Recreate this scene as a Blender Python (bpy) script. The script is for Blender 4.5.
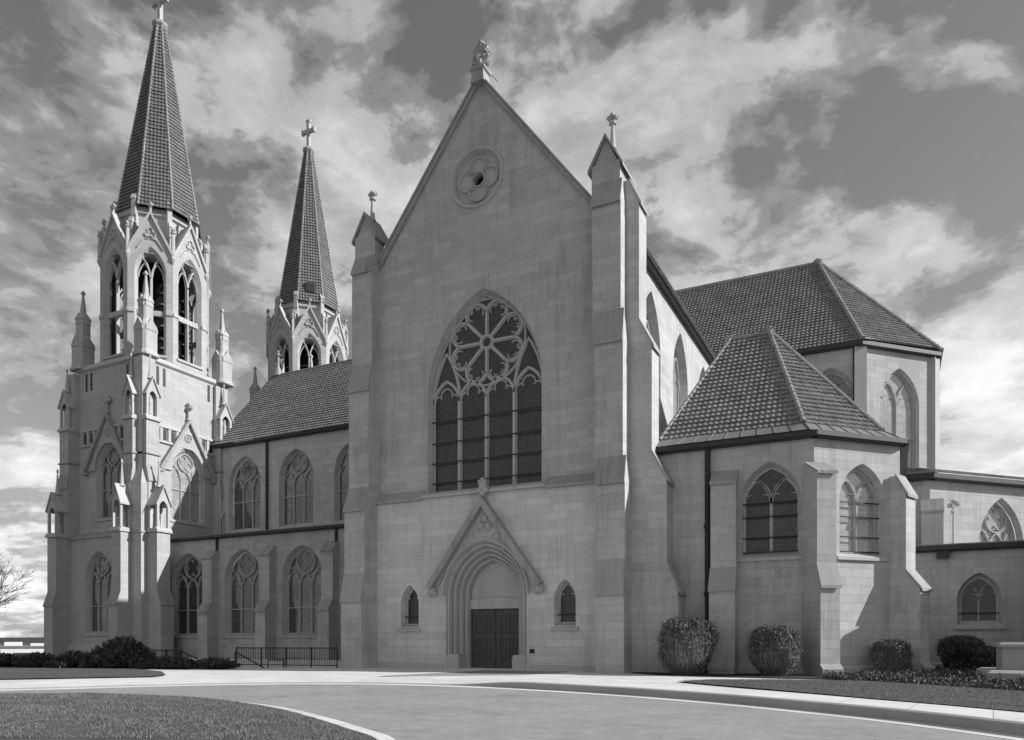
import bpy, math, random
import numpy as np
from mathutils import Vector, Matrix
from mathutils.geometry import tessellate_polygon
random.seed(7); rng = np.random.default_rng(7)
R = math.radians
for o in list(bpy.data.objects): bpy.data.objects.remove(o)
scene = bpy.context.scene
COL = scene.collection

# ---------------------------------------------------------------- camera
cam = bpy.data.objects.new('camera', bpy.data.cameras.new('camera')); COL.objects.link(cam)
cam.location = (0, 0, 1.65); cam.rotation_euler = (R(90), 0, R(26.65))
cam.data.sensor_width = 36; cam.data.lens = 759 / 1024 * 36
cam.data.shift_y = (640 - 370) / 1024
cam.data.clip_end = 9000; cam.data.clip_start = 0.1
scene.camera = cam

# ---------------------------------------------------------------- light
SUN = Vector((1, .305, .60)).normalized()
elev = math.asin(SUN.z); azim = math.atan2(SUN.x, SUN.y)
sl = bpy.data.lights.new('sun', 'SUN'); sl.energy = 3.7; sl.angle = R(.5); sl.color = (1, .995, .985)
so = bpy.data.objects.new('sun', sl); COL.objects.link(so)
so.rotation_euler = SUN.to_track_quat('Z', 'Y').to_euler()
scene.view_settings.view_transform = 'Standard'
scene.view_settings.look = 'None'
scene.view_settings.exposure = 0.62
scene.view_settings.gamma = 1

def nd(nt, typ, **kw):
    n = nt.nodes.new(typ)
    for k, v in kw.items():
        if k.startswith('i_'):
            key = k[2:]; key = int(key) if key.isdigit() else key
            n.inputs[key].default_value = v
        else: setattr(n, k, v)
    return n
def mth(nt, op, a, b=None, c=None, clamp=False):
    n = nt.nodes.new('ShaderNodeMath'); n.operation = op; n.use_clamp = clamp
    for i, x in enumerate((a, b, c)):
        if x is None: continue
        if isinstance(x, (int, float)): n.inputs[i].default_value = x
        else: nt.links.new(x, n.inputs[i])
    return n.outputs[0]
def vmth(nt, op, a, b=None):
    n = nt.nodes.new('ShaderNodeVectorMath'); n.operation = op
    for i, x in enumerate((a, b)):
        if x is None: continue
        if isinstance(x, (tuple, list, Vector)): n.inputs[i].default_value = tuple(x)
        else: nt.links.new(x, n.inputs[i])
    return n.outputs['Value'] if op in ('DOT_PRODUCT', 'LENGTH') else n.outputs[0]
def ramp(nt, x, pts, interp='LINEAR'):
    n = nt.nodes.new('ShaderNodeValToRGB'); cr = n.color_ramp; cr.interpolation = interp
    while len(cr.elements) < len(pts): cr.elements.new(.5)
    for e, (p, v) in zip(cr.elements, pts):
        e.position = p; e.color = (v, v, v, 1)
    nt.links.new(x, n.inputs[0]); return n.outputs[0]
def combine(nt, x, y, z):
    n = nt.nodes.new('ShaderNodeCombineXYZ')
    for i, v in enumerate((x, y, z)):
        if isinstance(v, (int, float)): n.inputs[i].default_value = v
        else: nt.links.new(v, n.inputs[i])
    return n.outputs[0]
def sep(nt, v):
    n = nt.nodes.new('ShaderNodeSeparateXYZ'); nt.links.new(v, n.inputs[0]); return n.outputs
def noise(nt, vec, scale, detail=4, rough=.55, dist=0.):
    n = nt.nodes.new('ShaderNodeTexNoise')
    n.inputs['Scale'].default_value = scale; n.inputs['Detail'].default_value = detail
    n.inputs['Roughness'].default_value = rough; n.inputs['Distortion'].default_value = dist
    nt.links.new(vec, n.inputs['Vector']); return n.outputs[0]

# ---- sky: Nishita clear sky (monochrome film) with procedural clouds on a high layer
wd = bpy.data.worlds.new('World'); scene.world = wd; wd.use_nodes = True
wd.cycles.sampling_method = 'MANUAL'; wd.cycles.sample_map_resolution = 1024
nt = wd.node_tree; nt.nodes.clear()
sky = nd(nt, 'ShaderNodeTexSky', sky_type='NISHITA', sun_disc=False, sun_elevation=elev, sun_rotation=azim)
bw = nd(nt, 'ShaderNodeRGBToBW'); nt.links.new(sky.outputs[0], bw.inputs[0])
tc = nd(nt, 'ShaderNodeTexCoord')
D = vmth(nt, 'NORMALIZE', tc.outputs['Generated'])
dx, dy, dz = sep(nt, D)
clear = mth(nt, 'MINIMUM', mth(nt, 'MULTIPLY', bw.outputs[0], .74), 3.0)
den = mth(nt, 'ADD', mth(nt, 'MAXIMUM', dz, 0.0), .22)
cx = mth(nt, 'DIVIDE', dx, den); cy = mth(nt, 'DIVIDE', dy, den)
cp = combine(nt, cx, cy, 0.37)
warp = nd(nt, 'ShaderNodeTexNoise', i_Scale=1.5, i_Detail=4); nt.links.new(cp, warp.inputs['Vector'])
wv = vmth(nt, 'MULTIPLY', vmth(nt, 'SUBTRACT', warp.outputs['Color'], (.5, .5, .5)), (.32, .32, .32))
cpw = vmth(nt, 'ADD', cp, wv)
n1 = noise(nt, cpw, 2.6, 9, .58); n2 = noise(nt, cpw, 7.5, 8, .6)
dens = mth(nt, 'ADD', mth(nt, 'MULTIPLY', n1, 1.5), mth(nt, 'MULTIPLY', n2, .85)); dens = mth(nt, 'SUBTRACT', dens, .80)
# where the banks of cloud stand, by compass direction and height
BLOBS = [  # direction, spread, weight
 ((-.524,.621,.583), .020, .13), ((-.618,.603,.505), .012, .10), ((-.479,.722,.499), .020, .15), ((-.63,.524,.574), .010, .06), ((-.45,.66,.60), .01, .08),
 ((-.321,.755,.572), .020, .20), ((-.276,.822,.498), .014, .16), ((-.084,.819,.568), .010, .20), ((-.17,.78,.60), .008, .14), ((-.127,.843,.523), .008, .13), ((-.173,.865,.471), .007, .14), ((-.23,.85,.46), .008, .1),
 ((.065,.96,.273), .012, .20), ((.1,.934,.343), .012, .16), ((.104,.975,.196), .016, .28), ((.10,.985,.10), .02, .25), ((-.03,.93,.38), .008, .08),
 ((-.805,.483,.345), .010, .16), ((-.861,.505,.066), .02, .22), ((-.837,.502,.217), .012, .14), ((-.67,.639,.379), .008, .15),
 ((-.66,.50,.60), .010, .10), ((-.72,.45,.57), .008, .10), ((-.80,.42,.50), .006, .08), ((.03,.92,.40), .004, .08), ((.09,.88,.47), .003, .10), ((.09,.83,.545), .003, .12), ((-.05,.90,.43), .003, .06),
 ((.05,.859,.51), .010, -.12), ((-.762,.466,.45), .008, -.10), ((-.02,.88,.47), .005, -.08), ((-.226,.735,.639), .008, -.12), ((-.40,.66,.66), .008, -.10),
 ((.3,-.9,.30), .55, .36)]  # unseen bank behind the camera, added to brighten the shaded facade
for v, w, a in BLOBS:
    v = Vector(v).normalized()
    dp = vmth(nt, 'DOT_PRODUCT', D, v)
    g = mth(nt, 'EXPONENT', mth(nt, 'DIVIDE', mth(nt, 'SUBTRACT', dp, 1.0), w * .5))
    dens = mth(nt, 'ADD', dens, mth(nt, 'MULTIPLY', g, a*.72))
cov = ramp(nt, dens, [(.40, 0.), (.49, .20), (.60, .60), (.84, 1.)], 'EASE')
shade = noise(nt, vmth(nt, 'ADD', cpw, (.10, .05, .2)), 4.2, 7, .6)
low = mth(nt, 'SUBTRACT', 1.0, mth(nt, 'MULTIPLY', dz, 2.1), clamp=True)
cb = mth(nt, 'ADD', mth(nt, 'MULTIPLY', shade, 5.6), 1.6)
cb = mth(nt, 'ADD', cb, mth(nt, 'MULTIPLY', low, 3.4))
skyv = mth(nt, 'ADD', mth(nt, 'MULTIPLY', clear, mth(nt, 'SUBTRACT', 1.0, cov)), mth(nt, 'MULTIPLY', cb, cov))
bg = nd(nt, 'ShaderNodeBackground', i_Strength=.1); nt.links.new(skyv, bg.inputs[0])
wo = nd(nt, 'ShaderNodeOutputWorld'); nt.links.new(bg.outputs[0], wo.inputs[0])

# ---------------------------------------------------------------- materials (a monochrome photograph: all greys)
def base_mat(name, rough=.8, spec=.3):
    m = bpy.data.materials.new(name); m.use_nodes = True
    nt = m.node_tree; b = nt.nodes['Principled BSDF']
    b.inputs['Roughness'].default_value = rough; b.inputs['Specular IOR Level'].default_value = spec
    return m, nt, b
def setcol(nt, b, x): nt.links.new(x, b.inputs['Base Color'])
def bump(nt, b, h, strength=.3, dist=.02):
    n = nd(nt, 'ShaderNodeBump', i_Strength=strength, i_Distance=dist); nt.links.new(h, n.inputs['Height'])
    nt.links.new(n.outputs[0], b.inputs['Normal'])
def stone_mat(name, base=.42, course=.42, length=1.35, mortar=True, var=.085, soil=.16):
    m, nt, b = base_mat(name, .88, .2)
    g = nd(nt, 'ShaderNodeNewGeometry'); P = g.outputs['Position']
    px, py, pz = sep(nt, P); nx, ny, nz = sep(nt, g.outputs['True Normal'])
    hl = mth(nt, 'MAXIMUM', mth(nt, 'SQRT', mth(nt, 'ADD', mth(nt, 'MULTIPLY', nx, nx), mth(nt, 'MULTIPLY', ny, ny))), .01)
    u = mth(nt, 'DIVIDE', mth(nt, 'SUBTRACT', mth(nt, 'MULTIPLY', py, nx), mth(nt, 'MULTIPLY', px, ny)), hl)
    row = mth(nt, 'FLOOR', mth(nt, 'DIVIDE', pz, course))
    wn = nd(nt, 'ShaderNodeTexWhiteNoise', noise_dimensions='1D'); nt.links.new(row, wn.inputs['W'])
    us = mth(nt, 'ADD', u, mth(nt, 'MULTIPLY', wn.outputs['Value'], length * 1.7))
    uw = mth(nt, 'MULTIPLY', us, mth(nt, 'ADD', .8, mth(nt, 'MULTIPLY', wn.outputs['Value'], .5)))
    bv = combine(nt, uw, pz, 0)
    br = nd(nt, 'ShaderNodeTexBrick', offset=.5, i_Scale=1.0)
    br.inputs['Brick Width'].default_value = length; br.inputs['Row Height'].default_value = course
    br.inputs['Mortar Size'].default_value = .011; br.inputs['Mortar Smooth'].default_value = .3
    br.inputs['Color1'].default_value = (1 - var,) * 3 + (1,); br.inputs['Color2'].default_value = (1 + var,) * 3 + (1,)
    br.inputs['Mortar'].default_value = (.72, .72, .72, 1)
    nt.links.new(bv, br.inputs['Vector'])
    fine = noise(nt, P, 14, 5, .65); big = noise(nt, P, .33, 4, .6)
    streak = noise(nt, combine(nt, mth(nt, 'MULTIPLY', u, 1.6), mth(nt, 'MULTIPLY', pz, .12), 0), 1.0, 5, .6)
    f = mth(nt, 'ADD', .86, mth(nt, 'MULTIPLY', fine, .28))
    f2 = mth(nt, 'ADD', 1 - soil * .6, mth(nt, 'MULTIPLY', big, soil * 1.2))
    f3 = mth(nt, 'SUBTRACT', 1.0, mth(nt, 'MULTIPLY', ramp(nt, streak, [(.5, 0.), (.75, 1.)]), soil))
    col = mth(nt, 'MULTIPLY', mth(nt, 'MULTIPLY', f, f2), mth(nt, 'MULTIPLY', f3, base))
    dr = noise(nt, combine(nt, mth(nt, 'MULTIPLY', u, 6.), mth(nt, 'MULTIPLY', pz, .35), 3.), 1.0, 4, .7)
    gate = ramp(nt, noise(nt, combine(nt, u, mth(nt, 'MULTIPLY', pz, .6), 9.), .45, 3, .6), [(.46, 0.), (.66, 1.)])
    col = mth(nt, 'MULTIPLY', col, mth(nt, 'SUBTRACT', 1.0, mth(nt, 'MULTIPLY', mth(nt, 'MULTIPLY', ramp(nt, dr, [(.42, 0.), (.68, 1.)]), gate), soil*1.25)))
    if mortar:
        bwn = nd(nt, 'ShaderNodeRGBToBW'); nt.links.new(br.outputs['Color'], bwn.inputs[0])
        col = mth(nt, 'MULTIPLY', col, bwn.outputs[0])
        h = mth(nt, 'ADD', mth(nt, 'MULTIPLY', br.outputs['Fac'], -1.0), mth(nt, 'MULTIPLY', fine, .5))
        bump(nt, b, h, .35, .012)
    else: bump(nt, b, fine, .3, .01)
    setcol(nt, b, col); return m
M = {}
M['stone'] = stone_mat('limestone ashlar', .46, soil=.22)
M['basestone'] = stone_mat('cleaner base ashlar with bounce light', .60, soil=.2)  # cleaner stone, lightened further to stand in for ground bounce
M['trim'] = stone_mat('dressed limestone', .46, mortar=False)
M['towerstone'] = stone_mat('tower limestone', .43, course=.5, length=1.6, var=.06, soil=.12)
M['cap'] = stone_mat('weathered capstone', .36, mortar=False, soil=.3)
def simple(name, v, rough=.7, spec=.4, var=.2, scale=6., metal=0.):
    m, nt, b = base_mat(name, rough, spec)
    g = nd(nt, 'ShaderNodeNewGeometry')
    n = noise(nt, g.outputs['Position'], scale, 5, .6)
    setcol(nt, b, mth(nt, 'MULTIPLY', mth(nt, 'ADD', 1 - var, mth(nt, 'MULTIPLY', n, 2 * var)), v))
    b.inputs['Metallic'].default_value = metal
    return m
M['gutter'] = simple('dark gutter metal', .035, .5)
M['pipe'] = simple('dark pipe', .025, .6)
M['flash'] = simple('roof flashing metal', .20, .45, .5, .3, 2.5)
M['iron'] = simple('wrought iron', .015, .5)
M['lead'] = simple('lead guard bar', .02, .6)
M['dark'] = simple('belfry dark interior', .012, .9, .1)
def tile_mat(name, v):
    m, nt, b = base_mat(name, .42, .5)
    g = nd(nt, 'ShaderNodeNewGeometry')
    vo = nd(nt, 'ShaderNodeTexVoronoi', i_Scale=3.2); nt.links.new(g.outputs['Position'], vo.inputs['Vector'])
    bwn = nd(nt, 'ShaderNodeRGBToBW'); nt.links.new(vo.outputs['Color'], bwn.inputs[0])
    n = noise(nt, g.outputs['Position'], .8, 5, .6); nf = noise(nt, g.outputs['Position'], 25, 3, .6)
    f = mth(nt, 'ADD', .56, mth(nt, 'MULTIPLY', bwn.outputs[0], .42))
    f = mth(nt, 'MULTIPLY', f, mth(nt, 'ADD', .75, mth(nt, 'MULTIPLY', n, .5)))
    f = mth(nt, 'MULTIPLY', f, mth(nt, 'ADD', .8, mth(nt, 'MULTIPLY', nf, .4)))
    setcol(nt, b, mth(nt, 'MULTIPLY', f, v)); return m
M['tile'] = tile_mat('clay roof tile', .285)
M['spiretile'] = tile_mat('spire tile', .175)
M['hip'] = tile_mat('hip tile', .36)
def glass_mat(name, v, lead=.012, refl=.35, sc=9., rough=.12, con=1.1):
    m, nt, b = base_mat(name, rough, .6)
    g = nd(nt, 'ShaderNodeNewGeometry'); P = g.outputs['Position']
    px, py, pz = sep(nt, P); nx, ny, nz = sep(nt, g.outputs['True Normal'])
    u = mth(nt, 'SUBTRACT', mth(nt, 'MULTIPLY', py, nx), mth(nt, 'MULTIPLY', px, ny))
    q = combine(nt, u, pz, 0)
    vo = nd(nt, 'ShaderNodeTexVoronoi', i_Scale=sc * .45); nt.links.new(q, vo.inputs['Vector'])
    ve = nd(nt, 'ShaderNodeTexVoronoi', feature='DISTANCE_TO_EDGE', i_Scale=sc * .45); nt.links.new(q, ve.inputs['Vector'])
    bwn = nd(nt, 'ShaderNodeRGBToBW'); nt.links.new(vo.outputs['Color'], bwn.inputs[0])
    big = noise(nt, q, .9, 3, .5)
    c = mth(nt, 'MULTIPLY', mth(nt, 'ADD', 1 - con/2, mth(nt, 'MULTIPLY', bwn.outputs[0], con)), v)
    c = mth(nt, 'MULTIPLY', c, mth(nt, 'ADD', .5, big))
    edge = ramp(nt, ve.outputs['Distance'], [(.03, 0.), (.06, 1.)])
    fx_ = mth(nt, 'ABSOLUTE', mth(nt, 'SUBTRACT', mth(nt, 'FRACT', mth(nt, 'MULTIPLY', u, 2.3)), .5)); fz_ = mth(nt, 'ABSOLUTE', mth(nt, 'SUBTRACT', mth(nt, 'FRACT', mth(nt, 'MULTIPLY', pz, 1.7)), .5))
    edge = mth(nt, 'MULTIPLY', edge, mth(nt, 'MULTIPLY', ramp(nt, fx_, [(.03, 0.), (.06, 1.)]), ramp(nt, fz_, [(.03, 0.), (.06, 1.)])))
    c = mth(nt, 'ADD', mth(nt, 'MULTIPLY', c, edge), mth(nt, 'MULTIPLY', mth(nt, 'SUBTRACT', 1., edge), lead))
    setcol(nt, b, c)
    wob = noise(nt, q, 2.2, 2, .5); bump(nt, b, wob, .06, .05)
    b.inputs['Coat Weight'].default_value = refl; b.inputs['Coat Roughness'].default_value = .04
    b.inputs['Coat IOR'].default_value = 1.9
    return m
M['glass_dark'] = glass_mat('stained glass', .017, .034, .10, 12., .3, 1.6)
M['glass_grey'] = glass_mat('glazed storm pane', .085, .06, .45, 9., .12, .7)
M['glass_pale'] = glass_mat('storm pane with painted reflection', .38, .30, 1.0, 11., .12, .35)  # pale base colour stands in for bright reflections in the panes
def wood_mat():
    m, nt, b = base_mat('dark door timber', .55, .4)
    g = nd(nt, 'ShaderNodeNewGeometry'); px, py, pz = sep(nt, g.outputs['Position'])
    n = noise(nt, combine(nt, mth(nt, 'MULTIPLY', px, 14.), 0, mth(nt, 'MULTIPLY', pz, .8)), 1., 5, .6)
    setcol(nt, b, mth(nt, 'ADD', .035, mth(nt, 'MULTIPLY', n, .085))); bump(nt, b, n, .3, .01); return m
M['wood'] = wood_mat()
def asphalt_mat():
    m, nt, b = base_mat('asphalt', .85, .3)
    g = nd(nt, 'ShaderNodeNewGeometry'); P = g.outputs['Position']
    f = noise(nt, P, 60, 3, .7); big = noise(nt, P, .35, 4, .6); mid = noise(nt, P, 3., 4, .6)
    vo = nd(nt, 'ShaderNodeTexVoronoi', feature='DISTANCE_TO_EDGE', i_Scale=.16)
    wv = vmth(nt, 'ADD', P, vmth(nt, 'MULTIPLY', vmth(nt, 'SUBTRACT', nd_noise_col(nt, P, 1.1), (.5, .5, .5)), (1.5, 1.5, 0)))
    nt.links.new(wv, vo.inputs['Vector'])
    crack = ramp(nt, vo.outputs['Distance'], [(.0, .72), (.0025, 1.)])
    c = mth(nt, 'MULTIPLY', mth(nt, 'ADD', .5, mth(nt, 'MULTIPLY', f, 1.0)), mth(nt, 'ADD', .75, mth(nt, 'MULTIPLY', big, .5)))
    c = mth(nt, 'MULTIPLY', c, mth(nt, 'ADD', .72, mth(nt, 'MULTIPLY', mid, .56)))
    setcol(nt, b, mth(nt, 'MULTIPLY', mth(nt, 'MULTIPLY', c, crack), .30)); bump(nt, b, f, .4, .01); return m
def nd_noise_col(nt, vec, scale):
    n = nt.nodes.new('ShaderNodeTexNoise'); n.inputs['Scale'].default_value = scale
    nt.links.new(vec, n.inputs['Vector']); return n.outputs['Color']
M['asphalt'] = asphalt_mat()
def concrete_mat(name, v, joint=1.6):
    m, nt, b = base_mat(name, .85, .3)
    g = nd(nt, 'ShaderNodeNewGeometry'); P = g.outputs['Position']
    f = noise(nt, P, 30, 4, .7); big = noise(nt, P, .6, 5, .65)
    c = mth(nt, 'MULTIPLY', mth(nt, 'ADD', .85, mth(nt, 'MULTIPLY', f, .3)), mth(nt, 'ADD', .75, mth(nt, 'MULTIPLY', big, .5)))
    if joint:
        br = nd(nt, 'ShaderNodeTexBrick', offset=0., i_Scale=1.0)
        br.inputs['Brick Width'].default_value = joint; br.inputs['Row Height'].default_value = joint
        br.inputs['Mortar Size'].default_value = .012
        br.inputs['Color1'].default_value = (.94,) * 3 + (1,); br.inputs['Color2'].default_value = (1.05,) * 3 + (1,); br.inputs['Mortar'].default_value = (.5, .5, .5, 1)
        mp = nd(nt, 'ShaderNodeMapping'); mp.inputs['Rotation'].default_value = (0, 0, .1); nt.links.new(P, mp.inputs[0])
        nt.links.new(mp.outputs[0], br.inputs['Vector'])
        bwn = nd(nt, 'ShaderNodeRGBToBW'); nt.links.new(br.outputs[0], bwn.inputs[0]); c = mth(nt, 'MULTIPLY', c, bwn.outputs[0])
    setcol(nt, b, mth(nt, 'MULTIPLY', c, v)); bump(nt, b, f, .2, .01); return m
M['concrete'] = concrete_mat('concrete paving', .66)
M['curb'] = concrete_mat('kerb concrete', .34, None)
M['gutterpan'] = concrete_mat('gutter concrete', .66, None)
def grass_ground(name, v, scale=9.):
    m, nt, b = base_mat(name, .95, .1)
    g = nd(nt, 'ShaderNodeNewGeometry'); P = g.outputs['Position']
    f = noise(nt, P, 40, 4, .7); big = noise(nt, P, .5, 5, .6); mid = noise(nt, P, scale * .4, 4, .6)
    c = mth(nt, 'MULTIPLY', mth(nt, 'ADD', .4, mth(nt, 'MULTIPLY', f, 1.2)), mth(nt, 'ADD', .6, mth(nt, 'MULTIPLY', big, .8)))
    c = mth(nt, 'MULTIPLY', c, mth(nt, 'ADD', .7, mth(nt, 'MULTIPLY', mid, .6)))
    setcol(nt, b, mth(nt, 'MULTIPLY', c, v)); bump(nt, b, f, .6, .04); return m
M['lawn'] = grass_ground('lawn', .11); M['terrain'] = grass_ground('dry grassland', .10); M['soil'] = grass_ground('bed soil', .06)
M['hill'] = grass_ground('distant wooded hill', .06)
def leaf_mat(name, v, trans=.1):
    m, nt, b = base_mat(name, .6, .3)
    g = nd(nt, 'ShaderNodeNewGeometry')
    ri = mth(nt, 'MULTIPLY', g.outputs['Random Per Island'], 1.0)
    n = noise(nt, g.outputs['Position'], 2.2, 3, .6)
    setcol(nt, b, mth(nt, 'MULTIPLY', mth(nt, 'MULTIPLY', mth(nt, 'ADD', .45, ri), mth(nt, 'ADD', .5, n)), v))
    return m
M['leaf'] = leaf_mat('shrub leaf', .15); M['leafdark'] = leaf_mat('juniper foliage', .09); M['blade'] = leaf_mat('grass blade', .165)
M['leafmid'] = leaf_mat('ground cover leaf', .085)
M['twig'] = simple('twig bark', .22, .8); M['bark'] = simple('tree bark', .07, .9)
M['white'] = simple('white painted wall', .7, .7); M['pane'] = simple('dark window pane', .05, .3)

# ---------------------------------------------------------------- mesh helpers
class MB:
    def __init__(s): s.v = []; s.f = []; s.cuts = []
    def cut(s):            # what follows is a piece of its own
        if len(s.f) and (not s.cuts or s.cuts[-1] != (len(s.v), len(s.f))): s.cuts.append((len(s.v), len(s.f)))
    def add(s, pts, faces):
        o = len(s.v); s.v += [tuple(p) for p in pts]; s.f += [tuple(i + o for i in f) for f in faces]
    def box(s, x0, x1, y0, y1, z0, z1):
        s.add([(x0,y0,z0),(x1,y0,z0),(x1,y1,z0),(x0,y1,z0),(x0,y0,z1),(x1,y0,z1),(x1,y1,z1),(x0,y1,z1)],
              [(0,3,2,1),(4,5,6,7),(0,1,5,4),(1,2,6,5),(2,3,7,6),(3,0,4,7)])
    def loft(s, a, b, caps=True):
        n = len(a); s.add(list(a) + list(b), [(i, (i+1) % n, n + (i+1) % n, n + i) for i in range(n)])
        if caps: s.add(a, [tuple(range(n))[::-1]]); s.add(b, [tuple(range(n))])
    def rings(s, rs, cap=True):
        n = len(rs[0]); pts = [p for r in rs for p in r]; fs = []
        for k in range(len(rs) - 1):
            for i in range(n): fs.append((k*n+i, k*n+(i+1) % n, (k+1)*n+(i+1) % n, (k+1)*n+i))
        if cap: fs.append(tuple(range(n))[::-1]); fs.append(tuple(range((len(rs)-1)*n, len(rs)*n)))
        s.add(pts, fs)
    def tube(s, pts, rad, n=8, cap=True):
        pts = [Vector(p) for p in pts]; rs = []
        if isinstance(rad, (int, float)): rad = [rad] * len(pts)
        for i, p in enumerate(pts):
            t = (pts[min(i+1, len(pts)-1)] - pts[max(i-1, 0)]).normalized()
            a = t.cross(Vector((0, 0, 1)))
            if a.length < .01: a = Vector((1, 0, 0))
            a.normalize(); b = a.cross(t).normalized()
            rs.append([p + (a * math.cos(2*math.pi*k/n) + b * math.sin(2*math.pi*k/n)) * rad[i] for k in range(n)])
        s.rings(rs, cap)
    def lathe(s, c, prof, n=10, rot=0.):
        s.rings([[(c[0] + r*math.cos(rot + 2*math.pi*k/n), c[1] + r*math.sin(rot + 2*math.pi*k/n), c[2] + z) for k in range(n)] for r, z in prof])
    def build(s, name, mat, parent=None, smooth=False):
        if s.cuts:
            ends = s.cuts + [(len(s.v), len(s.f))]; v0 = f0 = 0; first = None
            for v1, f1 in ends:
                if f1 > f0:
                    q = MB(); q.v = s.v[v0:v1]; q.f = [tuple(i - v0 for i in f) for f in s.f[f0:f1]]
                    o = q.build(name, mat, parent, smooth); first = first or o
                v0, f0 = v1, f1
            return first
        me = bpy.data.meshes.new(name); me.from_pydata(s.v, [], s.f); me.update()
        me.materials.append(M[mat] if isinstance(mat, str) else mat)
        if smooth:
            me.polygons.foreach_set('use_smooth', [True] * len(me.polygons))
        o = bpy.data.objects.new(name, me); COL.objects.link(o)
        if parent is not None:
            o.parent = parent; o.matrix_parent_inverse = Matrix.Translation(-root_loc(parent)) if parent.parent is None else Matrix.Identity(4)
        return o
def root_loc(o):
    while o.parent: o = o.parent
    return Vector(o.location) if o.type == 'EMPTY' else Vector((0, 0, 0))
def build_np(name, V, F, mat, parent=None):
    me = bpy.data.meshes.new(name); k = F.shape[1]
    me.vertices.add(len(V)); me.vertices.foreach_set('co', V.astype(np.float32).ravel())
    me.loops.add(F.size); me.loops.foreach_set('vertex_index', F.astype(np.int32).ravel())
    me.polygons.add(len(F)); me.polygons.foreach_set('loop_start', np.arange(0, F.size, k, dtype=np.int32))
    me.update(calc_edges=True); me.validate(); me.materials.append(M[mat])
    o = bpy.data.objects.new(name, me); COL.objects.link(o)
    if parent is not None:
        o.parent = parent; o.matrix_parent_inverse = Matrix.Translation(-root_loc(parent)) if parent.parent is None else Matrix.Identity(4)
    return o
def empty(name, loc, label, cat, group=None):
    o = bpy.data.objects.new(name, None); COL.objects.link(o); o.location = loc; o.empty_display_size = .3
    o['label'] = label; o['category'] = cat
    if group: o['group'] = group
    return o
def tag(o, label, cat, group=None, kind=None):
    if label: o['label'] = label
    if cat: o['category'] = cat
    if group: o['group'] = group
    if kind: o['kind'] = kind
    return o

class Fr:   # a wall's own frame: a along the wall, z up, d inward
    def __init__(s, o, u):
        s.o = Vector((o[0], o[1], 0)); s.u = Vector((u[0], u[1], 0)).normalized(); s.n = Vector((s.u.y, -s.u.x, 0))
    def P(s, a, z, d=0.): 
        p = s.o + s.u * a - s.n * d; return Vector((p.x, p.y, z))
    def box(s, mb, a0, a1, z0, z1, d0, d1):
        p = [s.P(a0,z0,d0), s.P(a1,z0,d0), s.P(a1,z0,d1), s.P(a0,z0,d1), s.P(a0,z1,d0), s.P(a1,z1,d0), s.P(a1,z1,d1), s.P(a0,z1,d1)]
        mb.add(p, [(0,3,2,1),(4,5,6,7),(0,1,5,4),(1,2,6,5),(2,3,7,6),(3,0,4,7)])
    def prism(s, mb, poly, d0, d1):       # poly of (a,z) counter-clockwise seen from outside
        n = len(poly)
        mb.add([s.P(a, z, d0) for a, z in poly] + [s.P(a, z, d1) for a, z in poly],
               [tuple(range(n)), tuple(range(2*n-1, n-1, -1))] + [((i+1) % n, i, n+i, n+(i+1) % n) for i in range(n)])
    def side_prism(s, mb, poly, a0, a1):  # poly of (d,z), swept along a
        n = len(poly)
        mb.add([s.P(a0, z, d) for d, z in poly] + [s.P(a1, z, d) for d, z in poly],
               [tuple(range(n))[::-1], tuple(range(n, 2*n))] + [(i, (i+1) % n, n+(i+1) % n, n+i) for i in range(n)])
    def panel(s, mb, outline, holes=(), d=0.):
        loops = [outline] + [h[0] for h in holes]
        flat = [p for l in loops for p in l]
        tris = tessellate_polygon([[Vector((a, z, 0)) for a, z in l] for l in loops])
        fs = []
        for t in tris:
            A, B, C = (flat[i] for i in t)
            ar = (B[0]-A[0])*(C[1]-A[1]) - (B[1]-A[1])*(C[0]-A[0])
            if abs(ar) < 1e-9: continue
            fs.append(tuple(t) if ar > 0 else tuple(t)[::-1])
        mb.add([s.P(a, z, d) for a, z in flat], fs)
        for out, inn, dep in holes:
            n = len(out)
            mb.add([s.P(a, z, d) for a, z in out] + [s.P(a, z, d + dep) for a, z in inn],
                   [(i, (i+1) % n, n+(i+1) % n, n+i) for i in range(n)])
    def ribbon(s, mb, pts, w, d0, d1, closed=False):
        n = len(pts); L = []; Rr = []
        for i in range(n):
            p0 = pts[(i-1) % n] if closed or i > 0 else pts[i]; p1 = pts[(i+1) % n] if closed or i < n-1 else pts[i]
            tx, tz = p1[0]-p0[0], p1[1]-p0[1]; l = math.hypot(tx, tz) or 1; nx, nz = -tz/l*w/2, tx/l*w/2
            L.append((pts[i][0]+nx, pts[i][1]+nz)); Rr.append((pts[i][0]-nx, pts[i][1]-nz))
        V = []; F = []
        for (l, r) in zip(L, Rr):
            mx = ((l[0]+r[0])/2, (l[1]+r[1])/2)
            V += [s.P(l[0], l[1], d1), s.P(*[.5*(l[k]+mx[k]) for k in (0, 1)], d0), s.P(*[.5*(r[k]+mx[k]) for k in (0, 1)], d0), s.P(r[0], r[1], d1)]
        m = n if closed else n - 1
        for i in range(m):
            a = 4*i; b = 4*((i+1) % n)
            for k in range(3): F.append((a+k, a+k+1, b+k+1, b+k))
        if not closed: F += [(0, 3, 2, 1), tuple(4*(n-1)+k for k in range(4))]
        mb.add(V, F)

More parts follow.
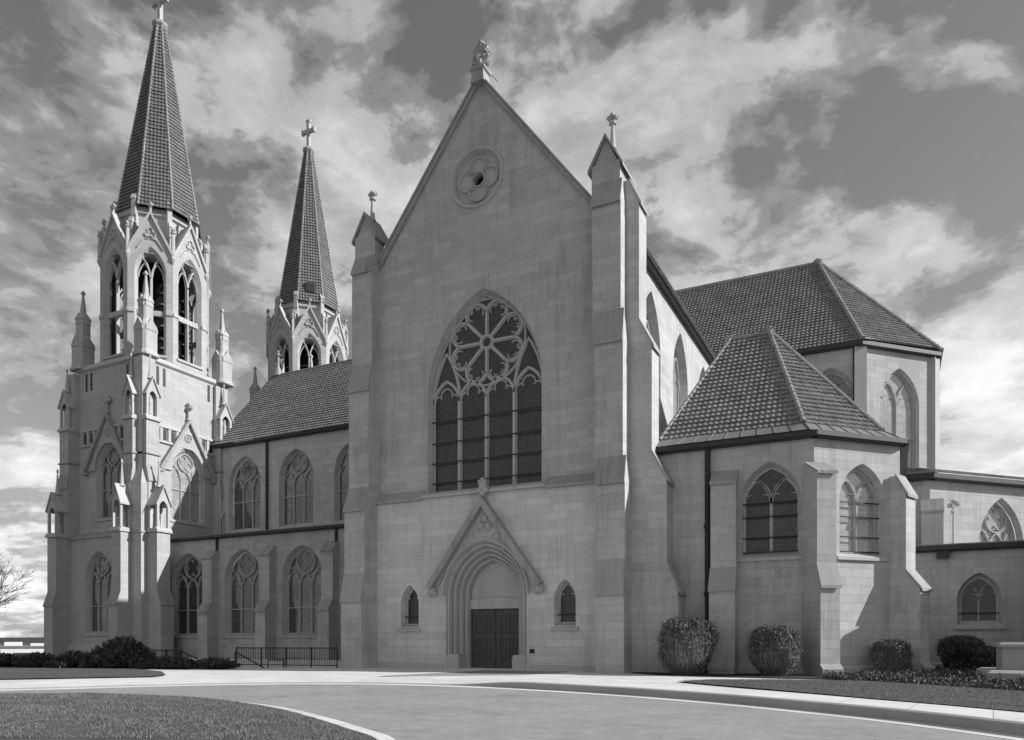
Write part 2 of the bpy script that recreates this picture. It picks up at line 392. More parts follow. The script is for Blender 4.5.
def arch(ac, w, zs, zp, za, n=10):
    hw = w/2; h = za - zp; r = (h*h + hw*hw)/(2*hw); cxl = -hw + r
    pts = [(ac-hw, zs), (ac+hw, zs)]
    a1 = math.atan2(h, -(cxl))            # angle of apex seen from left-arc centre
    for i in range(n+1):
        t = math.pi - (math.pi - a1) * i/n      # left arc angles from pi to a1
        x = cxl + r*math.cos(t); z = r*math.sin(t)
        pts.append((ac - x, zp + z))            # right side, mirrored, rising
    right = pts[2:]
    pts += [(2*ac - x, z) for x, z in right[:-1][::-1]]
    return pts
def arch_curve(ac, w, zp, za, n=10): return arch(ac, w, zp, zp, za, n)[2:][::-1]   # left spring over the apex to right spring
def circ(ac, zc, r, n=24, a0=0., a1=2*math.pi):
    full = abs(a1 - a0 - 2*math.pi) < 1e-6
    return [(ac + r*math.cos(a0+(a1-a0)*i/n), zc + r*math.sin(a0+(a1-a0)*i/n)) for i in range(n if full else n+1)]

cath = empty('cathedral', (-20.4, 37, 0), 'large grey limestone gothic cathedral with two spires, a gabled transept and tiled roofs', 'cathedral')

def window(fr, ac, w, zs, zp, za, lights=3, glass='glass_grey', bars=(), bar_out=.03, splay=.12, depth=.38, sill=True, transom=None, wheel=False, base_d=0., hood=False, n=10):
    inner = arch(ac, w, zs, zp, za, n); outer = arch(ac, w + 2*splay, zs - .12, zp, za + splay*1.25, n)
    D0 = base_d + depth
    fm = MB(); fin = arch(ac, w - .2, zs + .1, zp, za - .13, n); nn = len(inner)
    for d_, a, b in ((D0 + .03, inner, fin),):
        fm.add([fr.P(*p, d_) for p in a] + [fr.P(*p, d_) for p in b], [(i, (i+1) % nn, nn+(i+1) % nn, nn+i) for i in range(nn)])
        fm.add([fr.P(*p, d_) for p in b] + [fr.P(*p, d_+.16) for p in b], [(i, (i+1) % nn, nn+(i+1) % nn, nn+i) for i in range(nn)])
    if hood:
        c1 = arch_curve(ac, w + 2*splay + .12, zp, za + splay*1.25 + .1, n)
        fr.ribbon(fm, [(c1[0][0], zp - .25)] + c1 + [(c1[-1][0], zp - .25)], .13, base_d - .07, base_d + .02)
    wo = fm.build('window', 'trim', cath)
    pm = MB(); pm.add([fr.P(*p, D0 + .14) for p in inner], [tuple(range(nn))]); pm.build('glass_pane', glass, wo)
    tm = MB(); d0, d1 = D0 - .02, D0 + .135
    hw = w/2; h = za - zp; r = (h*h + hw*hw)/(2*hw); bwid = .19 if lights == 2 and w > 2 else max(.10, w*.035)
    if wheel:
        zc = zp + .5*h; Rw = 2.42
        zl = zp - .50; lw = w/4
        for k in (-1, 0, 1): fr.ribbon(tm, [(ac + k*lw, zs), (ac + k*lw, zl + .1)], .27, d0 - .03, d1)
        for k in range(4):
            c = ac + (k - 1.5)*lw; top = zl + (1.12 if k in (1, 2) else 1.35)
            fr.ribbon(tm, arch_curve(c, lw, zl, top, 6), .20, d0, d1)
            for sx in (-1, 1):
                fr.ribbon(tm, circ(c + sx*lw*.26, zl + .16, lw*.22, 8, R(75), R(200)) if sx < 0 else circ(c + sx*lw*.26, zl + .16, lw*.22, 8, R(-20), R(105)), .09, d0 + .05, d1)
            fr.ribbon(tm, circ(c, zl + .55, lw*.22, 8, R(-25), R(205)), .09, d0 + .05, d1)
        for k in (-1, 1):   # tall daggers that lean against the wheel
            fr.ribbon(tm, arch_curve(ac + k*lw*1.5, lw, zl + .1, zl + 2.95, 8), .19, d0, d1)
        fr.ribbon(tm, circ(ac, zc, Rw, 48), .13, d0 + .02, d1, True)
        fr.ribbon(tm, circ(ac, zc, .36, 20), .22, d0, d1, True)
        Rc = 1.72; pr = Rc*math.sin(R(22.5))
        for k in range(8):
            t = R(45*k); fr.ribbon(tm, [(ac + .4*math.cos(t), zc + .4*math.sin(t)), (ac + Rc*math.cos(t)*1.03, zc + Rc*math.sin(t)*1.03)], .22, d0, d1)
            t2 = t + R(22.5); c = (ac + Rc*math.cos(t2)*.985, zc + Rc*math.sin(t2)*.985)
            fr.ribbon(tm, circ(c[0], c[1], pr, 12, t2 - R(97), t2 + R(97)), .20, d0, d1)
            for sgn in (-50, 0, 50):
                aa = t2 + R(sgn)*1.25; q = (c[0] + pr*.42*math.cos(aa), c[1] + pr*.42*math.sin(aa))
                fr.ribbon(tm, circ(q[0], q[1], pr*.40, 8, aa - R(100), aa + R(100)), .085, d0 + .05, d1)
    else:
        rc = {3: .25, 2: .17, 1: 0}[lights] * w
        lw = w/lights
        if lights > 1:
            zc = zp + math.sqrt(max((r - rc - .06)**2 - (r - hw)**2, .01))
            if lights == 3: zl = zc - rc - .05 - lw*.80
            else: zl = zp
            for k in range(1, lights): fr.ribbon(tm, [(ac - hw + k*lw, zs), (ac - hw + k*lw, zl + .05)], bwid, d0, d1)
            for k in range(lights):
                c = ac - hw + (k + .5)*lw
                if lights == 3: top = zl + lw*(.80 if k == 1 else .98)
                else: top = zl + h*.66
                fr.ribbon(tm, arch_curve(c, lw, zl, top, 6), bwid*.85, d0, d1)
                cr = lw*.2
                for sx in (-1, 1):
                    fr.ribbon(tm, circ(c + sx*lw*.26, zl + lw*.12, cr*1.1, 7, R(75), R(200)) if sx < 0 else circ(c + sx*lw*.26, zl + lw*.12, cr*1.1, 7, R(-20), R(105)), .06, d0 + .05, d1)
            if lights == 3: fr.ribbon(tm, circ(ac, zc, rc, 24), bwid*.85, d0, d1, True)
            else:
                for sx in (-1, 1): fr.ribbon(tm, [(ac, zl), (ac + sx*lw*.10, zl + h*.30), (ac + sx*lw*.32, zl + h*.55), (ac + sx*hw*.62, zl + h*.70)], bwid*.8, d0, d1)
            for k in range(4 if lights == 3 else 0):
                t = R(45 + 90*k)
                fr.ribbon(tm, circ(ac + rc*.5*math.cos(t), zc + rc*.5*math.sin(t), rc*.42, 9, t - R(118), t + R(118)), bwid*.5, d0 + .05, d1)
            if lights == 3:
                for k in (-1, 1):
                    fr.ribbon(tm, [(ac + k*lw*.5, zl + lw*.1), (ac + k*lw*.72, zl + lw*.9), (ac + k*hw*.86, zp + h*.36)], bwid*.6, d0 + .03, d1)
        else:
            for sx in (-1, 1): fr.ribbon(tm, circ(ac + sx*w*.26, zp + .12, w*.22, 7, R(75), R(200)) if sx < 0 else circ(ac + sx*w*.26, zp + .12, w*.22, 7, R(-20), R(105)), .08, d0 + .03, d1)
        if transom: fr.box(tm, ac - hw, ac + hw, transom - .04, transom + .04, d0 + .03, d1)
    if lights == 1: fr.ribbon(tm, [(ac - hw + .04, zs)] + arch_curve(ac, w - .08, zp, za - .04, n) + [(ac + hw - .04, zs)], .08, d0 + .02, d1)
    if tm.v: tm.build('tracery', 'trim', wo)
    for z in bars:
        b = MB(); fr.box(b, ac - hw - bar_out, ac + hw + bar_out, z - .028, z + .028, D0 - .10, D0 - .05); b.build('guard_bar', 'lead', wo)
    if sill:
        sm = MB(); fr.side_prism(sm, [(base_d - .12, zs - .34), (base_d + .05, zs - .34), (base_d + depth + .02, zs + .02), (base_d + depth + .02, zs + .04), (base_d - .12, zs - .20)], ac - hw - splay - .16, ac + hw + splay + .16)
        sm.build('sill', 'trim', wo)
    return (outer, inner, depth)

def buttress(fr, a0, a1, stages, back=0.3, mat='stone', name='buttress', top=None, z0=0., drip=.11):
    """stages: (z_top, projection, z_weathered) from the ground up; the slope runs in to the next stage's projection (0 = wall)."""
    m = MB(); c = MB(); zb = z0
    for i, (zt, pr, zw) in enumerate(stages):
        nx = stages[i+1][1] if i+1 < len(stages) else (top if top is not None else 0.)
        fr.box(m, a0, a1, zb, zt, -pr, back)
        if zw > zt: 
            fr.side_prism(m, [(-pr, zt), (back, zt), (back, zw), (-nx, zw)], a0, a1)
            k = (zw - zt)/max(pr - nx, .05)
            fr.side_prism(c, [(-pr - drip, zt - .16), (-pr - .09, zt - .16), (-pr - .06, zt - .05), (-pr + .02, zt - .05), (-nx + .01, zw + .02), (-nx + .01, zw + .10), (-nx-.0, zw + .12), (-pr - drip, zt - .02)], a0 - .03, a1 + .03); c.cut()
        zb = zw
    o = m.build(name, mat, cath)
    if c.v: c.build('weathering', 'cap', o)
    return o

# ---- tiled roof plane with real courses
def tile_face(mb, poly, e, course=.40, du=.30, lip=.075, amp=.055):
    P = [Vector(p) for p in poly]; e = Vector(e).normalized()
    n = (P[1]-P[0]).cross(P[2]-P[0]).normalized()
    if n.z < 0: n = -n
    s = n.cross(e).normalized()
    if s.z < 0: s = -s; e = -e
    o = min(P, key=lambda p: p.z)
    Q = [((p-o).dot(e), (p-o).dot(s)) for p in P]; vmax = max(v for _, v in Q)
    def lim(v):
        xs = []
        for i in range(len(Q)):
            (u0, v0), (u1, v1) = Q[i], Q[(i+1) % len(Q)]
            if abs(v1-v0) < 1e-9:
                if abs(v-v0) < 1e-6: xs += [u0, u1]
            elif min(v0, v1) - 1e-6 <= v <= max(v0, v1) + 1e-6: xs.append(u0 + (u1-u0)*(v-v0)/(v1-v0))
        return min(xs), max(xs)
    rr_t = random.Random(5); rows = int(math.ceil(vmax/course)); cosv = (1., .5, 0., .5)
    for r in range(rows):
        v0 = r*course; v1 = min(v0 + course, vmax - 1e-4)
        if v1 <= v0: break
        l0, r0 = lim(v0); l1, r1 = lim(v1)
        ka = int(math.floor(min(l0, l1)/(du/4))); kb = int(math.ceil(max(r0, r1)/(du/4)))
        jr = random.uniform(-.006, .006)
        A = []; B = []; C = []
        for k in range(ka, kb+1):
            u = k*du/4; pf = amp*cosv[k % 4]
            ub = min(max(u, l0), r0); ut = min(max(u, l1), r1)
            jc = .5*jr + rr_t.uniform(-.008, .012)*(1 if k % 4 else 0); wv_ = .012*math.sin(u*.9 + r*.6)
            A.append(o + e*ub + s*(v0 - .02 + wv_ + jc) + n*(lip + jr + jc + pf)); B.append(o + e*ut + s*v1 + n*(.0 + pf)); C.append(o + e*ub + s*(v0 + .01) + n*(-.03))
        m = len(A); F = []
        for i in range(m-1):
            if (A[i]-A[i+1]).length < 1e-6 and (B[i]-B[i+1]).length < 1e-6: continue
            F.append((i, i+1, m+i+1, m+i)); F.append((2*m+i, 2*m+i+1, i+1, i))
        mb.add(A + B + C, F)
def hip_tube(mb, a, b, r=.15, step=.42):
    a = Vector(a); b = Vector(b); L = (b-a).length; k = max(2, int(L/step)); pts = []; rad = []
    for i in range(k):
        pts += [a + (b-a)*(i/k), a + (b-a)*((i+.97)/k)]; rad += [r*1.15, r*.9]
    mb.tube(pts, rad, 7)

def gutter(fr, a0, a1, z0, z1, out, back=0.0, name='gutter'):
    m = MB(); fr.side_prism(m, [(-out, z0 + .08), (-out + .12, z0), (back, z0), (back, z1), (-out, z1)], a0, a1)
    return m.build(name, 'gutter', cath)
def pipe(pts, r=.11):
    m = MB(); m.tube(pts, r, 8)
    for p in pts[1:-1] or []: m.lathe((p[0], p[1], p[2]-.08), [(r*1.35, 0), (r*1.35, .16)], 8)
    return m.build('downpipe', 'pipe', cath)

# ================================================================ GROUND
def spline(pts, n=10):
    out = []
    for i in range(len(pts)-1):
        p0 = Vector(pts[max(i-1, 0)]); p1 = Vector(pts[i]); p2 = Vector(pts[i+1]); p3 = Vector(pts[min(i+2, len(pts)-1)])
        for k in range(n):
            t = k/n; out.append(.5*((2*p1) + (p2-p0)*t + (2*p0-5*p1+4*p2-p3)*t*t + (3*p1-p0-3*p2+p3)*t**3))
    out.append(Vector(pts[-1])); return out
def offset(line, d):
    out = []
    for i, p in enumerate(line):
        t = (line[min(i+1, len(line)-1)] - line[max(i-1, 0)]).normalized(); out.append(p + Vector((-t.y, t.x))*d)
    return out
def sheet(name, poly, z, mat, kind='structure', thick=0.):
    m = MB(); P = [Vector((p[0], p[1], 0)) for p in poly]
    tr = tessellate_polygon([P]); V = [(p.x, p.y, z) for p in P]; F = []
    for t in tr:
        A, B, C = (P[i] for i in t); F.append(tuple(t) if (B-A).cross(C-A).z > 0 else tuple(t)[::-1])
    m.add(V, F)
    o = m.build(name, mat); o['kind'] = kind; return o
# terrain: level round the cathedral, falling away to the valley on the left
tm = MB(); N = 90; xs = np.concatenate([-np.geomspace(4000, 150, 25), np.linspace(-140, 140, 40), np.geomspace(150, 4000, 25)])
def terr(x, y):
    d = max(0., -x - 62 - max(0., (y - 36)*1.1)) + max(0., y - 125)*.6
    return -.32 - 7.5*(1 - math.exp(-d/55.)) 
g = [[(x, y, terr(x, y)) for x in xs] for y in xs]; n = len(xs)
tm.add([p for row in g for p in row], [(j*n+i, j*n+i+1, (j+1)*n+i+1, (j+1)*n+i) for j in range(n-1) for i in range(n-1)])
tm.build('ground', 'terrain')['kind'] = 'structure'
hm = MB(); V = []; F = []; K = 160
for i in range(K+1):
    t = R(-20 + 220*i/K); rr = 2600
    h = 3 + 5*(.5 + .5*math.sin(i*.37)) + 4*math.sin(i*.113 + 1) + random.uniform(-.6, .6)
    V += [(rr*math.cos(t), rr*math.sin(t), -10), ((rr+500)*math.cos(t), (rr+500)*math.sin(t), max(h, 2))]
for i in range(K): F.append((2*i, 2*i+1, 2*i+3, 2*i+2))
hm.add(V, F); hm.build('hill', 'hill')['kind'] = 'structure'

curbline = spline([(-52, -6), (-38, 4), (-29.2, 15.2), (-24.6, 21.6), (-20.4, 24.7), (-15.5, 25.5), (-10.9, 24.75), (-6.1, 23.0), (-2.1, 20.6), (1.2, 17.9), (4.6, 13.6), (8, 7), (11, -3)], 10)
curbline = [Vector((p[0], p[1])) for p in curbline]
ROADZ = -.15
road = sheet('road', [(p.x, p.y) for p in curbline] + [(60, -30), (-80, -30)], ROADZ, 'asphalt')
def curbz(p):   # dropped kerb in front of the door
    t = min(max((p.x + 16.0)/4.0, 0), 1); return -.09 + .20*t*t*(3-2*t)
def strip(name, la, lb, za, zb, mat):
    m = MB(); n = len(la)
    m.add([(p.x, p.y, z) for p, z in zip(la, za)] + [(p.x, p.y, z) for p, z in zip(lb, zb)], [(i+1, i, n+i, n+i+1) for i in range(n-1)])
    o = m.build(name, mat); o['kind'] = 'structure'; return o
cz = [curbz(p) for p in curbline]
gl = offset(curbline, -.55)
strip('gutter_strip', gl, curbline, [ROADZ + .006]*len(gl), [ROADZ + .02]*len(gl), 'gutterpan')
l1 = offset(curbline, .05); l2 = offset(curbline, .17); l3 = offset(curbline, 1.9)
m = MB(); n = len(l1)
def band(m, la, za, lb, zb):
    n = len(la); m.add([(p.x, p.y, z) for p, z in zip(la, za)] + [(p.x, p.y, z) for p, z in zip(lb, zb)], [(i+1, i, n+i, n+i+1) for i in range(n-1)])
band(m, curbline, [ROADZ]*n, l1, [z - .03 for z in cz]); band(m, l1, [z - .03 for z in cz], l2, cz)
o = m.build('kerb', 'curb'); o['kind'] = 'structure'
PZ = .03
m = MB(); band(m, l2, cz, l3, [.5*z + .5*PZ for z in cz]); l4 = offset(curbline, 3.4); band(m, l3, [.5*z + .5*PZ for z in cz], l4, [PZ]*n)
poly = [(p.x, p.y) for p in l4] + [(40, -3), (40, 49), (-62, 49), (-62, -3)]
P = [Vector((p[0], p[1], 0)) for p in poly]; F = []
for t in tessellate_polygon([P]):
    A, B, C = (P[i] for i in t); F.append(tuple(t) if (B-A).cross(C-A).z > 0 else tuple(t)[::-1])
m.add([(p.x, p.y, PZ) for p in P], F)
m.build('pavement', 'concrete')['kind'] = 'structure'
sheet('door_apron', [(-20.6, 27.6), (-19.4, 35.9), (-14.6, 35.9), (-15.2, 31.6), (-17.5, 29.6)], PZ + .005, 'asphalt')
# lawns
isl = spline([(-40, 2), (-30, 8.5), (-24.2, 13.3), (-20.7, 15.3), (-17.6, 15.5), (-14.4, 14.6), (-11.6, 13.1), (-9.4, 11.7), (-7.7, 10.4), (-5.4, 7.2), (-4, 2.5), (-3.6, -4)], 8)
isl = [Vector((p[0], p[1])) for p in isl]
ik = offset(isl, .30)
m = MB(); n = len(isl); band(m, isl, [-.07]*n, ik, [-.07]*n); band(m, ik, [-.07]*n, offset(isl, .34), [ROADZ]*n)
m.build('island_kerb', 'concrete')['kind'] = 'structure'
def mound(d): return -.066 + .24*(1 - math.exp(-max(d, 0)/1.1))
iso = [isl, offset(isl, -.25), offset(isl, -.6), offset(isl, -1.1), offset(isl, -1.8), offset(isl, -2.8)]
m = MB(); dd_ = (0, .25, .6, 1.1, 1.8, 2.8)
for a in range(5): band(m, iso[a+1], [mound(dd_[a+1])]*n, iso[a], [mound(dd_[a])]*n)
P = [Vector((p.x, p.y, 0)) for p in iso[5]] + [Vector((-40, -4, 0))]
m.add([(p.x, p.y, mound(2.8)) for p in P], [tuple(t) if (P[t[1]]-P[t[0]]).cross(P[t[2]]-P[t[0]]).z > 0 else tuple(t)[::-1] for t in tessellate_polygon([P])])
m.build('island_lawn', 'lawn')['kind'] = 'structure'
right_lawn = [(-7.4, 28.75), (-5.4, 26.9), (-2.5, 24.5), (-.45, 22.6), (1.26, 21.2), (2.6, 19.9), (8, 15), (20, 6), (34, 6), (34, 28.5), (12, 27.0), (7.4, 27.0), (3.6, 28.0), (1.74, 29.8), (-1.15, 32.3), (-4.0, 31.9), (-6.6, 30.6)]
sheet('right_lawn', right_lawn, PZ + .05, 'lawn')
sheet('left_lawn', [(-61, 36), (-46, 31), (-33, 26.3), (-29.3, 23.6), (-28.6, 22.4), (-31.6, 18.8), (-36, 13.6), (-46, 4), (-61, 4)], PZ + .05, 'lawn')
sheet('shrub_bed', [(-11.4, 35.6), (-9.0, 33.6), (-4.5, 33.4), (-1.6, 33.2), (1.6, 30.6), (3.6, 28.6), (7.4, 27.4), (12, 27.4), (34, 29), (34, 50), (0, 50), (-4, 38), (-11.4, 38)], PZ + .03, 'soil')

# ================================================================ TRANSEPT
X, Yf = 0, 37.0
frT = Fr((0, 37.0), (1, 0)); CX = -20.35
upper = [(-28.7, 9.9), (-11.75, 9.9), (-11.75, 21.9), (CX - .15, 32.75), (-28.7, 21.9)]
holes = [window(frT, CX - .05, 7.0, 10.15, 15.7, 21.1, wheel=True, glass='glass_dark', bars=(10.7, 11.85, 13.0, 14.25), sill=False, splay=.12, depth=.42, n=14)]
ro = circ(CX - .4, 27.45, 1.52, 32); ri = circ(CX - .4, 27.45, 1.40, 32); holes.append((ro, ri, .22))
m = MB(); frT.panel(m, upper, holes)
tw = m.build('transept_wall', 'stone', cath)
# sloping sill table of the great window
m = MB(); frT.side_prism(m, [(-.46, 9.76), (.0, 9.76), (.55, 10.08), (.55, 10.16), (-.02, 10.14), (-.46, 9.92)], CX - 3.85, CX + 3.95); m.build('window_table', 'trim', cath)
# round medallion
m = MB(); c = (CX - .4, 27.45)
frT.panel(m, ri, [(circ(c[0], c[1], .36, 32), circ(c[0], c[1], .36, 32), .5)], .22)
frT.ribbon(m, circ(c[0], c[1], 1.60, 40), .22, -.12, .02, True)
for k in range(4):
    t = R(90*k); frT.ribbon(m, circ(c[0] + .66*math.cos(t), c[1] + .66*math.sin(t), .56, 18, t - R(125), t + R(125)), .13, .06, .23)
frT.ribbon(m, circ(c[0], c[1], .40, 20), .09, .08, .23, True)
ros = m.build('medallion', 'trim', cath)
m = MB(); m.add([frT.P(*p, .6) for p in circ(c[0], c[1], .45, 20)], [tuple(range(20))]); m.build('dark_vent', 'dark', ros)
m = MB(); frT.side_prism(m, [(-.5, 25.75), (0, 25.55), (0, 25.9), (-.0, 25.95)], c[0] - .28, c[0] + .28)
# lower wall, standing .25 m proud
dl = -.25
PC = CX + .25
por = arch(PC, 5.05, .0, 4.15, 7.1, 12)
lh = [(por, por, .12)]
for xx in (-25.1, -15.35): lh.append(window(frT, xx, 1.05, 2.5, 3.75, 4.72, lights=1, glass='glass_dark', bars=(3.0,), base_d=dl, splay=.1, depth=.4, bar_out=.06))
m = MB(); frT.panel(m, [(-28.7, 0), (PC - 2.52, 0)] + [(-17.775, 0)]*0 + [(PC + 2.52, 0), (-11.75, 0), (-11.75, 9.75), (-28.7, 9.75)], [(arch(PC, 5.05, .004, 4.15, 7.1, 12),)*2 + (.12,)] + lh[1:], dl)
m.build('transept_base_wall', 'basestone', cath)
m = MB()
for a0, a1 in ((-28.7, CX - 3.85), (CX + 3.95, -11.75)):
    frT.side_prism(m, [(dl - .22, 9.68), (0, 9.68), (.02, 10.3), (.02, 10.36), (dl - .22, 9.80)], a0, a1); m.cut()
m.build('string_course', 'cap', cath)
# gable coping
m = MB(); ap = (CX - .15, 32.98)
for sx in (-1, 1):
    ex = ap[0] + sx*8.75; ez = ap[1] - 1.30*8.75
    poly = [(ap[0], ap[1] - .30), (ap[0], ap[1]), (ex, ez), (ex, ez - .30)]
    if sx > 0: poly = poly[::-1]
    frT.prism(m, poly, -.20, .85)
    poly = [(ap[0], ap[1] + .02), (ap[0], ap[1] + .16), (ex, ez + .16), (ex, ez + .02)]
    if sx > 0: poly = poly[::-1]
    frT.prism(m, poly, -.30, .95); m.cut()
m.build('gable_coping', 'cap', cath)
# carved finial on the gable
m = MB(); fx, fy, fz = ap[0], 36.95, ap[1]
m.rings([[(fx-w, fy-w, z), (fx+w, fy-w, z), (fx+w, fy+w, z), (fx-w, fy+w, z)] for w, z in ((.42, fz - .5), (.34, fz + .12), (.46, fz + .2), (.46, fz + .3), (.25, fz + .34))])
fin = m.build('gable_finial', 'cap', cath)
def lumps(mb, c, spec, seed=1):
    rr = random.Random(seed)
    for (dx_, dz_, r) in spec:
        n1, n2 = 11, 7; rings = []; a_, b_ = rr.uniform(0, 6), rr.uniform(0, 6)
        for i in range(n2+1):
            t = math.pi*i/n2; row = []
            for k in range(n1):
                f = 2*math.pi*k/n1; q = max(.01, r*math.sin(t))*(1 + .22*math.sin(3*f + a_ + 2*t) + .12*math.sin(5*f + b_ - 4*t) + rr.uniform(-.06, .06))
                row.append((c[0]+dx_+q*math.cos(f), c[1]+q*math.sin(f), c[2]+dz_-r*math.cos(t)))
            rings.append(row)
        mb.rings(rings)
m = MB(); lumps(m, (fx, fy, fz + .3), [(0, .30, .36), (-.30, .35, .26), (.28, .42, .28), (-.02, .72, .34), (-.26, .78, .22), (.34, .72, .2), (.42, .95, .17), (.02, 1.1, .32), (-.2, 1.22, .2), (.26, 1.2, .24), (.03, 1.5, .2)], 4); m.build('carved_foliage', 'cap', fin)
m = MB(); m.tube([(fx + .2, fy + .3, fz + .6), (fx + .75, fy + .7, fz - .05)], .05, 6); m.build('brace_rod', 'trim', fin)

# portal: three moulded orders, lintel, tympanum, doors
m = MB(); d = dl + .12; w = 5.05; za = 7.1; k = 0
cur = arch(PC, w, .004, 4.15, za, 12)
for step in range(4):
    w2 = w - .46; za2 = za - .25
    nxt = arch(PC, w2, .004, 4.15, za2, 12); n = len(cur)
    # splayed ring then a roll moulding
    m.add([frT.P(*p, d) for p in cur] + [frT.P(*p, d + .03) for p in nxt], [(i, (i+1) % n, n+(i+1) % n, n+i) for i in range(1, n)])
    m.add([frT.P(*p, d + .03) for p in nxt] + [frT.P(*p, d + .30) for p in nxt], [(i, (i+1) % n, n+(i+1) % n, n+i) for i in range(1, n)])
    mid = arch(PC, w2 + .16, .004, 4.15, za2 + .09, 12)
    frT.ribbon(m, [mid[1]] + mid[2:] + [mid[0]], .16, d - .09, d + .05)
    cur = nxt; w = w2; za = za2; d += .28
portal = m.build('portal', 'trim', cath)
DW = w; dd = d
m = MB(); frT.panel(m, [(PC - DW/2, 3.95), (PC + DW/2, 3.95)] + arch(PC, DW, 3.95, 4.15, za, 12)[2:], (), dd + .05); m.build('tympanum', 'trim', portal)
m = MB(); frT.prism(m, [(PC - DW/2, 3.42), (PC + DW/2, 3.42), (PC + DW/2, 3.95), (PC, 4.08), (PC - DW/2, 3.95)], dd - .1, dd + .3); m.build('lintel', 'trim', portal)
for sx in (-1, 1):
    m = MB(); frT.box(m, PC + sx*2.1 - .42, PC + sx*2.1 + .42, 0, .66, dl - .05, dd - .45); frT.side_prism(m, [(dl - .05, .66), (dd - .45, .66), (dd-.45, .84), (dl + .06, .84)], PC + sx*2.1 - .40, PC + sx*2.1 + .40); m.build('jamb_plinth', 'trim', portal)
    m = MB(); a0, a1 = (PC - DW/2, PC - .012) if sx < 0 else (PC + .012, PC + DW/2)
    frT.box(m, a0, a1, .05, 3.42, dd + .12, dd + .2)
    mw = (a1-a0)
    for (b0, b1) in ((.06, .16), (.47, .53), (.84, .94)):
        frT.box(m, a0 + b0*mw, a0 + b1*mw, .1, 3.36, dd + .07, dd + .125)
    for z0, z1 in ((.08, .42), (1.72, 1.95), (3.1, 3.37)):
        frT.box(m, a0 + .06*mw, a0 + .94*mw, z0, z1, dd + .06, dd + .124)
    for q in range(8): frT.box(m, a0 + (.17 + .085*q)*mw, a0 + (.20 + .085*q)*mw, .5, 3.05, dd + .09, dd + .123)
    dr = m.build('door', 'wood', cath)
    m = MB(); hx = PC + sx*.16; m.tube([frT.P(hx, 1.35, dd + .06), frT.P(hx, 1.35, dd - .02), frT.P(hx, 1.75, dd - .02), frT.P(hx, 1.75, dd + .06)], .022, 6); m.build('handle', 'flash', dr)
m = MB(); frT.box(m, PC - DW/2 - .3, PC + DW/2 + .3, .0, .06, dl - .5, dd + .3); m.build('door_step', 'concrete', cath)
# gabled hood over the portal
m = MB(); tipz = 9.40; fz0 = 4.75; hwid = 3.42
frT.prism(m, [(PC - hwid, fz0), (PC - hwid + .5, fz0), (PC - 2.45, 5.6)] + [p for p in arch(PC, 5.09, 4.15, 4.15, 7.13, 12)[2:][::-1] if p[1] > 5.6] + [(PC + 2.45, 5.6), (PC + hwid - .5, fz0), (PC + hwid, fz0), (PC, tipz - .1)], dl - .16, dl + .02)
gab = m.build('portal_gable', 'trim', cath)
m = MB()
for sx in (-1, 1):
    poly = [(PC, tipz - .42), (PC, tipz + .12), (PC + sx*(hwid + .14), fz0 - .05), (PC + sx*(hwid - .12), fz0 - .25)]
    if sx > 0: poly = poly[::-1]
    frT.prism(m, poly, dl - .55, dl + .01)
m.build('gable_coping', 'cap', gab)
m = MB()
frT.ribbon(m, circ(PC, 8.05, .52, 20), .09, dl - .23, dl - .12, True)
for k in range(3):
    t = R(90 + 120*k); frT.ribbon(m, circ(PC + .24*math.cos(t), 8.05 + .24*math.sin(t), .22, 12), .08, dl - .25, dl - .12, True)
for sx in (-1, 1):
    frT.ribbon(m, circ(PC + sx*.75, 7.25, .24, 12), .07, dl - .22, dl - .12, True); frT.ribbon(m, circ(PC + sx*1.2, 6.75, .17, 12), .06, dl - .22, dl - .12, True)
frT.ribbon(m, arch_curve(PC, 5.30, 4.15, 7.26, 12), .18, dl - .24, dl - .15)
m.build('carved_trefoil', 'trim', gab)
m = MB(); lumps(m, frT.P(PC, 9.6, dl - .3), [(0, .1, .2), (-.17, .3, .17), (.18, .28, .18), (0, .5, .22), (-.13, .72, .15), (.13, .7, .15), (0, .85, .12)], 8)
m.build('finial', 'trim', gab, True)
for sx in (-1, 1):
    m = MB(); lumps(m, frT.P(PC + sx*(hwid - .1), fz0 - .35, dl - .22), [(0, 0, .25), (-.12, -.15, .16), (.12, -.12, .16)], 9); m.build('carved_stop', 'trim', gab, True)
m = MB(); frT.box(m, -17.35, -17.1, .95, 1.17, dl - .08, dl + .01); m.build('intercom_box', 'iron', cath)

# corner buttresses (front)
def gablet(fr, a0, a1, z0, zr, d0, d1, name='gablet'):
    m = MB(); ac = (a0+a1)/2
    fr.prism(m, [(a0 + .1, z0 - .02), (a1 - .1, z0 - .02), (ac, zr - .2)], d0 + .06, d1 - .05)
    c = MB()
    for sx in (-1, 1):
        e = ac + sx*((a1-a0)/2 + .18); poly = [(ac, zr - .18), (ac, zr), (e, z0 - .2), (e, z0 - .36)]
        if sx > 0: poly = poly[::-1]
        fr.prism(c, poly, d0 - .12, d1 + .05)
    o = m.build(name, 'stone', cath); c.build('gablet_coping', 'cap', o)
    f = MB(); p = fr.P(ac, 0, (d0+d1)/2); f.lathe((p.x, p.y, zr - .15), [(.22, 0), (.15, .15), (.09, 1.2), (.2, 1.26), (.2, 1.34), (.07, 1.38), (.07, 1.55)], 8)
    lumps(f, (p.x, p.y, zr + 1.38), [(-.17, .08, .13), (.19, .06, .14), (0, .2, .14)], 3)
    f.build('finial', 'trim', o)
buttress(frT, -28.85, -27.4, [(4.0, 1.8, 5.45), (9.3, 1.5, 10.5), (16.4, 1.1, 17.85), (23.5, .8, 24.4), (25.75, .5, 25.75)], back=.4, top=.5)
